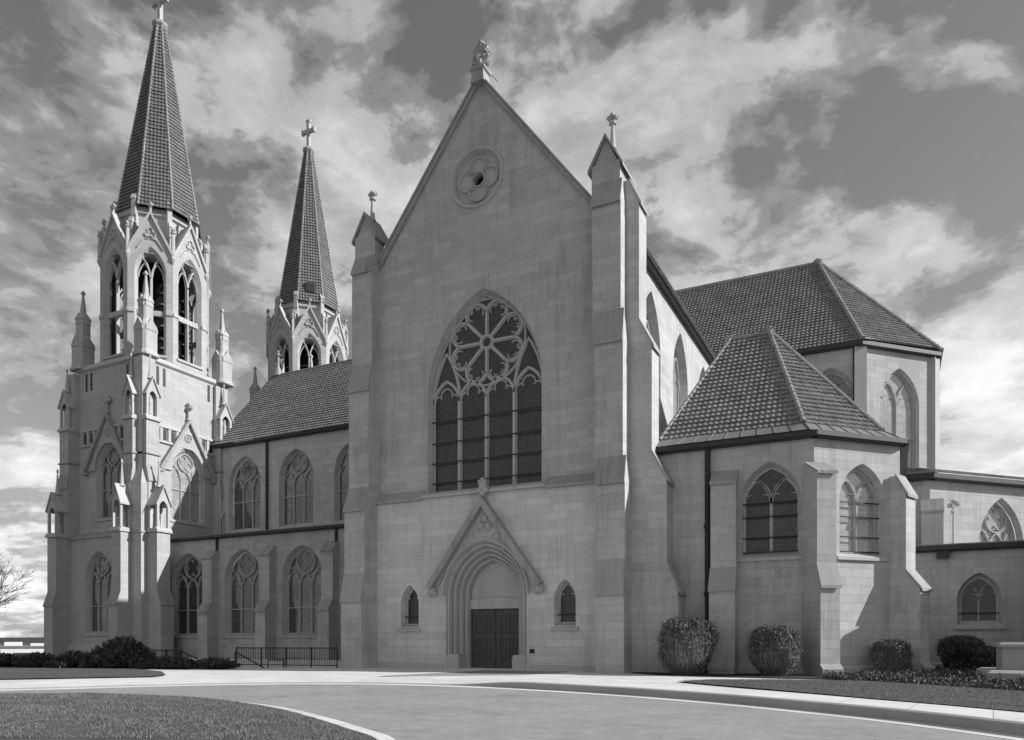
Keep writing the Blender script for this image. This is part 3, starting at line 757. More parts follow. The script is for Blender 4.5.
gablet(frT, -28.85, -27.4, 25.75, 27.15, -.5, 1.0)
def bshift(a0, a1, stages, dxs):
    zb = 0.; objs = []
    m = MB(); c = MB()
    for i, (zt, pr, zw) in enumerate(stages):
        s_ = dxs[i]; nx = stages[i+1][1] if i+1 < len(stages) else pr; ns = dxs[min(i+1, len(dxs)-1)]
        frT.box(m, a0 + s_, a1 + s_, zb, zt, -pr, .4)
        if zw > zt:
            m.loft([frT.P(a0+s_, zt, -pr), frT.P(a1+s_, zt, -pr), frT.P(a1+s_, zt, .4), frT.P(a0+s_, zt, .4)], [frT.P(a0+ns, zw, -nx), frT.P(a1+ns, zw, -nx), frT.P(a1+ns, zw, .4), frT.P(a0+ns, zw, .4)])
            frT.side_prism(c, [(-pr - .15, zt - .16), (-pr - .09, zt - .16), (-pr - .06, zt - .05), (-pr + .02, zt - .05), (-nx + .01, zw + .02), (-nx + .01, zw + .1), (-nx, zw + .12), (-pr - .15, zt - .02)], a0 + s_ - .04, a1 + s_ + .02); c.cut()
        zb = zw
    o = m.build('buttress', 'stone', cath); c.build('weathering', 'cap', o)
bshift(-13.1, -11.62, [(4.0, 1.8, 5.5), (9.45, 1.65, 10.55), (16.4, 1.5, 17.8), (23.3, 1.38, 24.3), (25.35, 1.2, 25.35)], [0, 0, -.15, -.3, -.4])
gablet(frT, -13.5, -12.02, 25.35, 26.8, -1.2, .9)
# side buttress on the sunny flank
frS = Fr((-12.0, 0), (0, 1))
buttress(frS, 36.45, 37.7, [(4.0, 2.72, 5.5), (9.5, 2.14, 10.9), (16.2, 1.4, 17.5), (23.4, .75, 24.6)], back=.3, top=.2)
# transept flanks and roof
hs = [window(frS, y, 3.3, 12.6, 17.9, 20.8, lights=2, glass='glass_pale', splay=.2, depth=.5) for y in (41.2, 47.7, 54.2)]
m = MB(); frS.panel(m, [(37.02, 0), (58.6, 0), (58.6, 21.95), (37.02, 21.95)], hs); m.build('transept_flank', 'stone', cath)
frW = Fr((-28.7, 0), (0, -1)); m = MB(); frW.panel(m, [(-58.6, 0), (-37.02, 0), (-37.02, 21.95), (-58.6, 21.95)]); m.build('transept_flank', 'stone', cath)
gutter(frS, 37.75, 58.2, 21.9, 22.3, .48)
gutter(frW, -58.2, -37.75, 21.9, 22.3, .48)
RZ = 31.85
m = MB(); 
tile_face(m, [(-11.5, 38.1, 21.95), (-11.5, 67, 21.95), (CX, 67, RZ), (CX, 38.1, RZ)], (0, 1, 0), .5, .4)
tile_face(m, [(-29.2, 67, 21.95), (-29.2, 38.1, 21.95), (CX, 38.1, RZ), (CX, 67, RZ)], (0, 1, 0), .5, .4)
hip_tube(m, (CX, 38.1, RZ + .05), (CX, 67, RZ + .05)); m.build('transept_roof', 'tile', cath)

# ================================================================ NAVE
frA = Fr((0, 51.8), (1, 0)); frC = Fr((0, 58.5), (1, 0))
bays = [-61.2, -54.0, -46.85, -39.7, -32.6]
hs = [window(frA, x, 4.25, 2.2, 7.3, 9.85, 3, 'glass_grey', transom=4.55, splay=.2, depth=.5) for x in bays]
m = MB(); frA.panel(m, [(-64.8, 0), (-28.72, 0), (-28.72, 11.3), (-64.8, 11.3)], hs); m.build('aisle_wall', 'stone', cath)
hs = [window(frC, x + (.3 if x > -60 else .5), 4.15, 13.3, 18.0, 20.7, 3, 'glass_grey', transom=16.2, splay=.18, depth=.45) for x in bays]
m = MB(); frC.panel(m, [(-64.9, 11), (-28.72, 11), (-28.72, 22.1), (-64.9, 22.1)], hs); m.build('clerestory_wall', 'stone', cath)
for x in (-57.7, -50.5, -43.3, -36.1): buttress(frA, x - .62, x + .62, [(4.3, 1.35, 5.1), (9.4, .85, 10.1)], top=.05)
gutter(frA, -64.7, -28.75, 11.25, 11.55, .42)
m = MB(); frA.side_prism(m, [(-.35, 11.50), (6.69, 12.62), (6.69, 12.75), (-.35, 11.62)], -64.85, -28.75); m.build('aisle_roof', 'flash', cath)
gutter(frC, -64.7, -28.75, 22.05, 22.35, .5)
for x in (-57.45,): pipe([frC.P(x, 22.0, -.16), frC.P(x, 17.5, -.16), frC.P(x, 12.6, -.16)], .13)
for x in (-57.2, -42.9): pipe([frA.P(x, 11.3, -.13), frA.P(x, 9.9, -.13)], .12)
m = MB(); tile_face(m, [(-64.9, 57.85, 22.35), (CX, 57.85, 22.35), (CX, 66.8, 32.4), (-64.9, 66.8, 32.4)], (1, 0, 0), .46, .36, lip=.10, amp=.06)
m.add([(-64.9, 66.8, 32.4), (CX, 66.8, 32.4), (CX, 75.8, 22.3), (-64.9, 75.8, 22.3)], [(0, 1, 2, 3)])
m.build('nave_roof', 'tile', cath)
m = MB(); hip_tube(m, (-64.9, 66.8, 32.45), (CX, 66.8, 32.45), .16); m.build('roof_ridge', 'hip', cath)
m = MB(); m.lathe((-64.0, 66.8, 32.4), [(.5, 0), (.35, .7), (.16, 1.1), (.12, 2.3), (.28, 2.35), (.28, 2.5), (.1, 2.6), (.2, 2.8), (.05, 3.)], 8); m.build('ridge_finial', 'cap', cath)
m = MB(); m.box(-64.9, -28, 75.2, 75.4, 0, 22.2); m.build('clerestory_wall', 'stone', cath)

# ================================================================ CHOIR and its apse
def ray_oct(cx, cy, ap, k):   # corners of an octagon, k*45 from the south-east corner
    t = R(-67.5 + 45*k); r = ap/math.cos(R(22.5)); return (cx + r*math.cos(t), cy + r*math.sin(t))
OC = (-5.5, 66.8)
co = [ray_oct(*OC, 8.3, k) for k in range(4)]
hs = [window(frC, -4.0, 3.3, 14.2, 18.6, 20.9, 2, 'glass_grey')]
m = MB(); frC.panel(m, [(-12, 9), (co[0][0], 9), (co[0][0], 22.3), (-12, 22.3)], hs)
chw = []
for k in range(3):
    p, q_ = co[k], co[k+1]; f = Fr(p, (q_[0]-p[0], q_[1]-p[1])); L = math.hypot(q_[0]-p[0], q_[1]-p[1])
    h = window(f, L/2 + .1, 3.3, 14.1, 18.5, 20.95, 2, 'glass_pale', transom=16.2, depth=.28)
    f.panel(m, [(0, 9), (L, 9), (L, 22.3), (0, 22.3)], [h]); gutter(f, -.15, L + .15, 22.2, 22.55, .36)
    if k == 0: f0 = f
m.box(-12, co[3][0], co[3][1] - .2, co[3][1], 9, 22.3)
m.build('choir_wall', 'stone', cath)
gutter(frC, -12, co[0][0] + .2, 22.2, 22.55, .5)
for k in (0, 1):   # corner pilasters
    p = co[k]; nn = Vector((p[0]-OC[0], p[1]-OC[1])).normalized(); f = Fr(p, (-nn.y, nn.x)); m = MB()
    f.box(m, -.42, .42, 9, 22.2, -.12, .3); m.build('corner_pilaster', 'trim', cath)
pipe([frC.P(co[0][0] - .35, 22.3, -.15), frC.P(co[0][0] - .35, 18, -.15), frC.P(co[0][0] - .35, 12, -.15)], .11)
er = [ray_oct(*OC, 8.68, k) for k in range(4)]; AP = (OC[0], OC[1], 32.5); ez = 22.55
m = MB()
tile_face(m, [(CX, er[0][1], ez), (er[0][0], er[0][1], ez), AP, (CX, 66.8, 32.5)], (1, 0, 0), .40, .30)
for k in range(3):
    a, b = er[k], er[k+1]; tile_face(m, [(a[0], a[1], ez), (b[0], b[1], ez), AP], (b[0]-a[0], b[1]-a[1], 0), .40, .30)
m.add([(CX, 66.8, 32.5), AP, (er[3][0], er[3][1], ez), (CX, er[3][1], ez)], [(0, 1, 2, 3)])
m.build('choir_roof', 'tile', cath)
m = MB(); hip_tube(m, (CX, 66.8, 32.55), AP, .17)
for k in range(4): hip_tube(m, (er[k][0], er[k][1], ez + .1), (AP[0], AP[1], AP[2] + .1), .17)
lumps(m, (AP[0], AP[1], AP[2]), [(0, .1, .3)], 2)
m.build('hip_cap', 'hip', cath)

# ambulatory round the apse and the low annexe
am = (1.98, 51.8); frM = Fr(am, (1, 1))
hs = [window(frM, 5.75, 3.5, 6.2, 7.5, 10.35, 3, 'glass_pale', sill=False)]
m = MB(); frA.panel(m, [(-12, 0), (am[0], 0), (am[0], 11.3), (-12, 11.3)]); frM.panel(m, [(0, 0), (16, 0), (16, 11.3), (0, 11.3)], hs); m.build('ambulatory_wall', 'stone', cath)
gutter(frA, -3, am[0] + .2, 11.2, 11.55, .5); gutter(frM, -.2, 16, 11.2, 11.55, .5)
m = MB(); 
tile_face(m, [(-11, 51.25, 11.6), (2.2, 51.25, 11.6), (co[0][0], 58.5, 14), (-11, 58.5, 14)], (1, 0, 0), .4, .32)
tile_face(m, [(2.2, 51.25, 11.6), (13.6, 62.65, 11.6), (co[1][0], co[1][1], 14), (co[0][0], co[0][1], 14)], (1, 1, 0), .4, .32); m.build('ambulatory_roof', 'tile', cath)
buttress(frA, 1.5, 2.65, [(9.3, .8, 9.95)], top=.1)
AY = 46.0; frN = Fr((0, AY), (1, 0))
hs = [window(frN, 4.0, 1.75, 2.55, 3.75, 5.0, 2, 'glass_dark', bars=(3.05,), bar_out=.06)]
m = MB(); frN.panel(m, [(0.2, 0), (22, 0), (22, 6.35), (.2, 6.35)], hs); m.build('annexe_wall', 'stone', cath)
gutter(frN, .5, 22, 6.3, 6.62, .4)
m = MB(); frN.side_prism(m, [(-.38, 6.60), (5.79, 7.0), (12, 7.1), (12, 7.16), (5.79, 7.06), (-.38, 6.68)], .5, 22); m.build('annexe_roof', 'flash', cath)
frV = Fr((6.3, 41.6), (1, 0)); frU = Fr((6.3, 46.0), (0, -1))
m = MB(); frV.panel(m, [(0, 0), (15.7, 0), (15.7, 6.35), (0, 6.35)], [window(frV, 3.2, 1.75, 2.55, 3.75, 5.0, 2, 'glass_dark', bars=(3.05,)), window(frV, 8.2, 1.75, 2.55, 3.75, 5.0, 2, 'glass_dark', bars=(3.05,))])
frU.panel(m, [(0.01, 0), (4.4, 0), (4.4, 6.35), (.01, 6.35)]); m.build('annexe_wall', 'stone', cath)
gutter(frV, -.3, 15.7, 6.3, 6.62, .4)
m = MB(); frV.side_prism(m, [(-.38, 6.64), (4.2, 6.68), (4.2, 6.74), (-.38, 6.70)], -.3, 15.7); m.build('annexe_roof', 'flash', cath)
m = MB(); frN.box(m, 2.05, 2.65, 5.95, 6.32, -.3, .0); m.build('vent_box', 'gutter', cath)
m = MB(); m.tube([(2.98, 48.4, 6.8), (2.98, 48.4, 9.0)], .05, 6); lumps(m, (2.98, 48.4, 9.0), [(0, -.25, .13), (-.17, .08, .13), (.17, .15, .14), (0, .3, .12)], 5); m.build('roof_finial', 'trim', cath)

# ================================================================ CHAPEL (octagonal end)
KY = 37.6; k0 = (-3.26, KY); k1 = (.3, KY + 3.56); frK = Fr((0, KY), (1, 0)); frH = Fr(k0, (1, 1)); LH = 3.56*math.sqrt(2)
hs = [window(frK, -5.2, 2.55, 5.75, 8.2, 9.95, 2, 'glass_dark', bars=(5.85, 6.55, 7.55, 8.2), bar_out=.04)]
hh = [window(frH, LH/2 + .28, 2.45, 5.75, 8.2, 9.85, 2, 'glass_pale', bars=(5.85, 6.55, 7.5, 8.2), bar_out=.04)]
m = MB(); frK.panel(m, [(-12, 0), (k0[0], 0), (k0[0], 11.05), (-12, 11.05)], hs); frH.panel(m, [(0, 0), (LH, 0), (LH, 11.05), (0, 11.05)], hh)
frX = Fr(k1, (0, 1)); frX.panel(m, [(0, 0), (10.7, 0), (10.7, 11.05), (0, 11.05)])
m.build('chapel_wall', 'stone', cath)
m = MB()   # low plinth
frK.side_prism(m, [(-.16, 0), (.05, 0), (.05, .45), (-.16, .36)], -9.2, k0[0]); m.cut(); frH.side_prism(m, [(-.16, 0), (.05, 0), (.05, .45), (-.16, .36)], 0, LH)
m.cut(); frN.side_prism(m, [(-.16, 0), (.05, 0), (.05, .5), (-.16, .4)], .4, 22); m.build('plinth', 'trim', cath)
m = MB(); frT.side_prism(m, [(dl - .08, 0), (dl + .02, 0), (dl + .02, .36), (dl - .08, .28)], -27.4, PC - 2.7); m.cut(); frT.side_prism(m, [(dl - .08, 0), (dl + .02, 0), (dl + .02, .36), (dl - .08, .28)], PC + 2.7, -13.1); m.build('plinth', 'trim', cath)
gutter(frK, -11.0, k0[0] + .2, 10.98, 11.28, .40); gutter(frH, -.2, LH + .2, 10.98, 11.28, .40); gutter(frX, -.2, 10.5, 10.98, 11.28, .40)
def kb(f, a0, a1, p1, p2, **kw): return buttress(f, a0, a1, [(.38, p1 + .14, .46), (4.1, p1, 5.0), (9.25, p2, 9.75)], top=.02, **kw)
kb(frK, -7.85, -6.65, 1.0, .65)
nb = Vector((.55, -.835)).normalized(); fB = Fr(k0, (-nb.y, nb.x)); kb(fB, -.46, .46, 1.42, 1.12, back=.6)
nb = Vector((.9239, -.3827)); fB2 = Fr(k1, (-nb.y, nb.x)); buttress(fB2, -.55, .55, [(.38, 1.26, .46), (4.1, 1.14, 4.9), (8.6, .50, 9.5)], back=.6, top=.02)
pipe([frK.P(-8.1, 11.0, -.14), frK.P(-8.1, 7.2, -.14), frK.P(-8.1, 3.9, -.14), frK.P(-8.1, .1, -.14)], .14)
# roof: flared metal apron, tile planes, hips
KC = (-6.05, 43.5); ka = 6.1
def ko(a, k): return ray_oct(KC[0], KC[1], a, k)
a_out, a_in = 6.38, 5.6; z_out, z_in = 11.3, 11.85
LX = -10.7; rl = (-8.1, 43.5, 18.5); KA = (KC[0], KC[1], 18.5)
m = MB()
o_ = [(LX - .35, ko(a_out, 0)[1])] + [ko(a_out, k) for k in range(4)]; i_ = [(LX + .1, ko(a_in, 0)[1])] + [ko(a_in, k) for k in range(4)]
for k in range(4):
    m.add([(*o_[k], z_out), (*o_[k+1], z_out), (*i_[k+1], z_in), (*i_[k], z_in)], [(0, 1, 2, 3)])
    a, b, c_, d_ = Vector((*o_[k], z_out)), Vector((*o_[k+1], z_out)), Vector((*i_[k], z_in)), Vector((*i_[k+1], z_in))
    L = (b-a).length; q = max(2, int(L/.75))
    for j in range(q+1):
        t = j/q; m.tube([a.lerp(b, t) + Vector((0, 0, .02)), c_.lerp(d_, t) + Vector((0, 0, .02))], .022, 5)
m.build('eave_apron', 'flash', cath)
m = MB(); c = [(*p, z_in - .06) for p in i_]
tile_face(m, [c[0], c[1], KA, rl], (1, 0, 0), .37, .27)
for k in range(1, 4): tile_face(m, [c[k], c[k+1], KA], (c[k+1][0]-c[k][0], c[k+1][1]-c[k][1], 0), .37, .27)
bk = (c[0][0], 49.5, z_in)
m.add([c[0], rl, bk], [(0, 1, 2)]); m.add([rl, KA, c[4], bk], [(0, 1, 2, 3)])
m.build('chapel_roof', 'tile', cath)
m = MB(); hip_tube(m, c[0], rl, .13, .36); hip_tube(m, rl, KA, .13, .36)
for k in range(1, 5): hip_tube(m, (c[k][0], c[k][1], c[k][2] + .08), (KA[0], KA[1], KA[2] + .08), .13, .36)
lumps(m, KA, [(0, .15, .2)], 2); lumps(m, rl, [(0, .1, .17)], 2); m.build('hip_cap', 'hip', cath)

# ================================================================ BELL TOWERS
def niche(mb, fr, ac, w, z0, h, d0, d1):
    """aedicule: base, four posts, pointed head, gablet, spirelet; between depth d0 (front) and d1"""
    hw = w/2; p = .17*w
    fr.side_prism(mb, [(d0 - .18, z0 - .2), (d1, z0 - .2), (d1, z0 + .12), (d0, z0 + .25), (d0 - .18, z0)], ac - hw - .15, ac + hw + .15)
    for a in (ac - hw, ac + hw - p):
        for dd_ in (d0, d1 - p): fr.box(mb, a, a + p, z0 + .1, z0 + h*.62, dd_, dd_ + p)
    fr.box(mb, ac - hw + p, ac + hw - p, z0 + .1, z0 + h*.62, d1 - .1, d1)
    ar = arch(ac, w - 2*p, z0 + h*.40, z0 + h*.48, z0 + h*.66)
    fr.panel(mb, [(ac - hw, z0 + h*.40), (ac - hw + p, z0 + h*.40)] + ar[2:][::-1][0:0] + [(ac - hw + p, z0 + h*.48)] + arch_curve(ac, w - 2*p, z0 + h*.48, z0 + h*.66) + [(ac + hw - p, z0 + h*.40), (ac + hw, z0 + h*.40), (ac + hw, z0 + h*.62), (ac, z0 + h), (ac - hw, z0 + h*.62)], (), d0 + .02)
    for sx in (-1, 1):
        e = ac + sx*(hw + .16); poly = [(ac, z0 + h - .16), (ac, z0 + h + .06), (e, z0 + h*.58), (e, z0 + h*.58 - .16)]
        if sx > 0: poly = poly[::-1]
        fr.prism(mb, poly, d0 - .14, d1 + .02)
        c = arch(0, (d1-d0) - 2*p, z0 + h*.4, z0 + h*.46, z0 + h*.6)
        a_ = ac + sx*(hw - .04); n = len(c)
    q = fr.P(ac, 0, (d0+d1)/2)
    mb.lathe((q.x, q.y, z0 + h - .12), [(.26*w, 0), (.20*w, .12), (.15*w, .25), (.05, h*.50), (.11, h*.52), (.10, h*.57), (.02, h*.60)], 6)
    f = fr.P(ac, 0, d1 - .4); mb.lathe((f.x, f.y, z0 + .15), [(.22, 0), (.24, .3), (.16, h*.28), (.2, h*.34), (.12, h*.42), (.13, h*.48), (.03, h*.53)], 8)
def pinnacle(x, y, z0, w=1.7):
    m = MB(); h = w/2
    def sq(hh, z, ch=.28): 
        k = hh*ch; return [(x-hh, y-hh+k, z), (x-hh+k, y-hh, z), (x+hh-k, y-hh, z), (x+hh, y-hh+k, z), (x+hh, y+hh-k, z), (x+hh-k, y+hh, z), (x-hh+k, y+hh, z), (x-hh, y+hh-k, z)]
    m.rings([sq(h*1.12, z0), sq(h*1.12, z0 + .2), sq(h*.95, z0 + .45), sq(h*.95, z0 + 2.9), sq(h*.62, z0 + 3.5), sq(h*.60, z0 + 5.2), sq(h*.72, z0 + 5.3), sq(h*.66, z0 + 5.5), sq(h*.28, z0 + 6.1), sq(h*.10, z0 + 7.9), sq(h*.22, z0 + 8.0), sq(h*.2, z0 + 8.15), sq(.02, z0 + 8.4)])
    for k in range(4):   # little gablets on both stages
        u = [(1, 0), (0, 1), (-1, 0), (0, -1)][k]; f = Fr((x + h*(-u[0]*0) , y), u); 
        for hh, zz, s_ in ((h*.95, z0 + 2.7, .9), (h*.60, z0 + 5.1, .8)):
            f2 = Fr((x, y), u); f2.prism(m, [(-hh*.75, zz - .3), (hh*.75, zz - .3), (hh*.75, zz), (0, zz + s_), (-hh*.75, zz)], -hh - .05, -hh + .35)
    return m.build('pinnacle', 'towerstone', cath)

def tower(TX, TY, full=True):
    mir = 1 if full else -1
    yf = TY - 5.4*1 ; HW = 4.8
    S = 'towerstone'
    frE = Fr((TX + HW, 0), (0, 1)); frF = Fr((0, TY - 5.4), (1, 0)); frL = Fr((0, TY - 6.3), (1, 0))
    PZ0 = 29.2
    if full:
        # lower and upper stages of the shaft
        h1 = [window(frL, TX - .35, 3.7, 2.4, 7.6, 10.1, 3, 'glass_grey', transom=5.0, splay=.25, hood=True)]
        m = MB(); frL.panel(m, [(TX - HW, 0), (TX + HW, 0), (TX + HW, 11.9), (TX - HW, 11.9)], h1)
        m.build('tower_wall', S, cath)
        h2 = [window(frF, TX - .1, 3.4, 13.9, 18.9, 21.0, 3, 'glass_grey', transom=16.7, splay=.3, hood=False)]
        m = MB(); frF.panel(m, [(TX - HW, 11.5), (TX + HW, 11.5), (TX + HW, PZ0), (TX - HW, PZ0)], h2); m.build('tower_wall', S, cath)
        m = MB(); frF.side_prism(m, [(-1.05, 11.75), (0, 11.75), (0, 12.5), (-.9, 12.05), (-1.05, 12.0)], TX - HW, TX + HW); m.build('string_course', 'cap', cath)
        m = MB(); frL.side_prism(m, [(-.2, 0), (0, 0), (0, 1.1), (-.2, .95)], TX - HW, TX + HW); m.build('plinth', 'trim', cath)
        h3 = [window(frE, TY - .05, 3.6, 13.9, 18.6, 20.9, 3, 'glass_pale', transom=17.0, splay=.3, hood=False)]
        m = MB(); frE.panel(m, [(TY - 5.4, 0), (TY + HW, 0), (TY + HW, PZ0), (TY - 5.4, PZ0)], h3); m.build('tower_wall', S, cath)
    else:
        m = MB(); m.box(TX - HW, TX + HW, TY - HW, TY + HW, 0, PZ0); m.build('tower_wall', S, cath)
    m = MB(); m.box(TX - HW, TX + HW - .01, TY - (5.39 if full else 4.79), TY + HW, 28.8, PZ0 - .01)
    if full: m.box(TX - HW, TX - HW + .3, TY - 5.39, TY + HW, 0, 29.0)
    m.build('tower_deck', S, cath)
    ya = TY - (5.4 if full else HW)
    m = MB(); e = .22
    m.rings([[(TX-HW-g_, ya-g_, z), (TX+HW+g_, ya-g_, z), (TX+HW+g_, TY+HW+g_, z), (TX-HW-g_, TY+HW+g_, z)] for g_, z in ((.0, PZ0 - .35), (.25, PZ0 - .15), (.25, PZ0), (.1, PZ0 + .3))]); m.build('parapet_string', 'trim', cath)
    if full:
        for fr, c, hw_ in ((frF, TX - .1, 4.4), (frE, TY - .2, 4.4)):
            m = MB()   # blind arcade band and the pairs of slits below the parapet
            fr.side_prism(m, [(-.2, 22.75), (0, 22.7), (0, 23.1), (-.2, 22.95)], c - hw_, c + hw_); fr.side_prism(m, [(-.2, 21.25), (0, 21.2), (0, 21.55), (-.2, 21.4)], c - hw_, c + hw_)
            k = -hw_ + .15
            while k < hw_: fr.box(m, c + k, c + k + .3, 21.5, 22.75, -.14, .01); k += .95
            band_ = m.build('arcade_band', 'trim', cath)
            m = MB(); k = -hw_ + .52
            while k < hw_ - .5: fr.box(m, c + k, c + k + .48, 21.55, 22.6, -.012, .01); k += .95; m.cut()
            for s_ in (-1, 1):
                for j in (2.75, 3.5): fr.box(m, c + s_*j - .16, c + s_*j + .16, 26.9, 28.7, -.012, .01); m.cut()
            m.build('dark_slit', 'gutter', band_)
            # gable over the upper window
            m = MB(); gw = 3.35; gz = 24.2; g0 = 18.7
            fr.prism(m, [(c - gw, g0), (c - 1.98, g0)] + [(c - 1.98, 18.9)] + arch_curve(c, 3.96, 18.9, 21.4, 10) + [(c + 1.98, g0), (c + gw, g0), (c, gz)], -.18, -.0)
            gb = m.build('window_gable', S, cath); m = MB()
            for sx in (-1, 1):
                poly = [(c, gz - .3), (c, gz + .15), (c + sx*(gw + .2), g0 + .05), (c + sx*(gw - .1), g0 - .2)]
                if sx > 0: poly = poly[::-1]
                fr.prism(m, poly, -.5, .0)
                fr.box(m, c + sx*gw - .3, c + sx*gw + .3, g0 - .35, g0 - .1, -.5, 0)
            m.build('gable_coping', 'cap', gb)
            m = MB(); fr.ribbon(m, circ(c, 22.35, .42, 18), .1, -.28, -.17, True)
            for q in range(3):
                t = R(90 + 120*q); fr.ribbon(m, circ(c + .2*math.cos(t), 22.35 + .2*math.sin(t), .17, 10), .07, -.28, -.17, True)
            m.build('carved_trefoil', 'trim', gb)
            m = MB(); q = fr.P(c, gz, -.25); m.lathe(q, [(.25, 0), (.14, .3), (.12, .9), (.26, 1.0), (.1, 1.1)], 8); lumps(m, q, [(-.3, 1.3, .22), (.3, 1.3, .22), (0, 1.6, .24), (0, 1.2, .24)], 6); m.build('finial', 'trim', gb)
        # corner buttresses with niches
        def angle_b(fr, a0, a1, pr):
            buttress(fr, a0, a1, [(5.1, pr[0], 6.3), (12.0, pr[1], 12.0), (17.0, pr[2], 18.4), (22.9, pr[3], 22.9), (28.8, pr[4], 28.8)], back=1.2, mat=S, name='tower_buttress', top=pr[4])
            ac = (a0+a1)/2
            m = MB(); niche(m, fr, ac, (a1-a0)*.98, 12.1, 4.3, -pr[1], -pr[2] + .05); m.build('niche', 'trim', cath)
            m = MB(); niche(m, fr, ac, (a1-a0)*.95, 23.0, 4.0, -pr[3], -pr[4] + .02); m.build('niche', 'trim', cath)
            m = MB(); fr.side_prism(m, [(-pr[3] - .15, 19.5), (0, 19.5), (0, 19.75), (-pr[3] - .15, 19.62)], a0 - .12, a1 + .12); m.cut(); fr.side_prism(m, [(-pr[2] - .12, 11.85), (0, 11.85), (0, 12.05), (-pr[2]-.12, 12.05)], a0 - .12, a1 + .12); m.build('string_course', 'cap', cath)
        angle_b(frF, TX + 3.6, TX + 4.9, (2.75, 2.4, 1.25, 1.15, .5))
        angle_b(frF, TX - 6.2, TX - 4.8, (2.75, 2.4, 1.25, 1.15, .5))
        angle_b(frE, TY - 5.9, TY - 4.45, (3.2, 2.7, 1.5, 1.2, .4))
        angle_b(frE, TY + 3.2, TY + 4.8, (1.2, 1.2, 1.1, 1.0, .35))
        m = MB(); x0, x1, y0, y1 = TX + 4.2, TX + 6.2, TY - 6.62, TY - 4.6   # the pier in the corner between the two buttresses
        m.rings([[(a, b, z), (c_, b, z), (c_, d_, z), (a, d_, z)] for a, c_, b, d_, z in ((x0, x1, y0, y1, 0), (x0, x1, y0, y1, 16.6), (x0, x1 - .6, y0 + .6, y1, 18.2), (x0, x1 - .6, y0 + .6, y1, 28.9))])
        m.build('corner_pier', S, cath)
        m = MB(); m.rings([[(x0, y0 - g_, z), (x1 + g_, y0 - g_, z), (x1 + g_, y1, z), (x0, y1, z)] for g_, z in ((0, 11.8), (.1, 11.85), (.1, 12.0), (0, 12.08))]); m.build('string_course', 'cap', cath)
    for px_, py_ in ((TX + 4.75, TY - 5.0 if full else TY - 4.6), (TX - 4.75, TY - 5.0 if full else TY - 4.6), (TX + 4.75, TY + 4.4), (TX - 4.75, TY + 4.4)): pinnacle(px_, py_, PZ0, 1.75)
    # belfry octagon
    ap_ = 5.0; cs = [ray_oct(TX, TY, ap_, k) for k in range(8)]; zb, zt = PZ0 + .1, 40.3
    m = MB(); tr = MB(); gm = MB(); gc = MB(); cv = MB()
    for k in range(8):
        p, q = cs[k-1], cs[k]; f = Fr(p, (q[0]-p[0], q[1]-p[1])); L = math.hypot(q[0]-p[0], q[1]-p[1]); c = L/2
        out = arch(c, 2.9, zb + .9, 38.3, 40.9); inn = arch(c, 2.35, zb + 1.0, 38.2, 40.4)
        f.panel(m, [(0, zb), (L, zb), (L, zt), (c, 44.2), (0, zt)], [(out, inn, .45)])
        # inner faces so the wall has thickness
        f.panel(m, [(.35, zb), (L - .35, zb), (L - .35, zt), (c, 43.6), (.35, zt)], [(inn, inn, .02)], .46)
        f.ribbon(tr, [(c, zb + 1), (c, 38.0)], .26, .30, .60)
        for sx in (-1, 1): 
            f.ribbon(tr, [(c, 37.8), (c + sx*.14, 38.6), (c + sx*.42, 39.4), (c + sx*.72, 39.8)], .2, .30, .60)
            f.ribbon(tr, arch_curve(c + sx*.585, 1.15, 37.9, 39.3, 6), .13, .34, .58)
        f.box(tr, c - 1.2, c + 1.2, 34.15, 34.65, .25, .6); f.side_prism(tr, [(-.12, 34.2), (0, 34.1), (0, 34.6), (-.12, 34.5)], 0, .62); f.side_prism(tr, [(-.12, 34.2), (0, 34.1), (0, 34.6), (-.12, 34.5)], L - .62, L)
        f.side_prism(tr, [(-.15, zb + .6), (.5, zb + .6), (.5, zb + 1.02), (-.15, zb + .8)], c - 1.6, c + 1.6)
        for sx in (-1, 1):
            poly = [(c, 44.05), (c, 44.45), (c + sx*(L/2 + .08), zt + .08), (c + sx*(L/2 - .02), zt - .25)]
            if sx > 0: poly = poly[::-1]
            f.prism(gc, poly, -.22, .3)
            # little saddle roofs running back to the drum
            gm.add([f.P(c, 44.2, .0), f.P(c + sx*L/2, zt, .0), f.P(c + sx*L/2*.72, zt + .3, 1.5), f.P(c, 44.2, 1.5)], [(0, 1, 2, 3)])
        for q3 in range(3):
            t = R(90 + 120*q3); f.ribbon(cv, circ(c + .27*math.cos(t), 42.2 + .27*math.sin(t), .24, 11, t - R(130), t + R(130)), .10, -.13, .02)
        for sx in (-1, 1): f.ribbon(cv, [(c + sx*.1, 41.7), (c + sx*.55, 41.55), (c + sx*.95, 41.0), (c + sx*1.2, 40.6)], .10, -.11, .02)
        cv.cut(); q4 = f.P(c, 44.3, .0); cv.lathe(q4, [(.12, 0), (.1, .45), (.22, .5), (.08, .6)], 6); lumps(cv, q4, [(-.16, .75, .14), (.16, .75, .14), (0, .95, .14)], 4)
        for b_ in (m, tr, gm, gc, cv): b_.cut()
    bel = m.build('belfry', S, cath); tr.build('tracery', 'trim', bel); gc.build('gable_coping', 'trim', bel); gm.build('saddle_roof', 'cap', bel); cv.build('carved_ornament', 'trim', bel)
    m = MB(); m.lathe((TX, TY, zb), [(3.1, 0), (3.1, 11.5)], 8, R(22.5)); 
    m.build('shade_core', 'dark', bel)  # solid near-black core put in for the shade inside the belfry
    m = MB()   # timber bell frame glimpsed through the lights
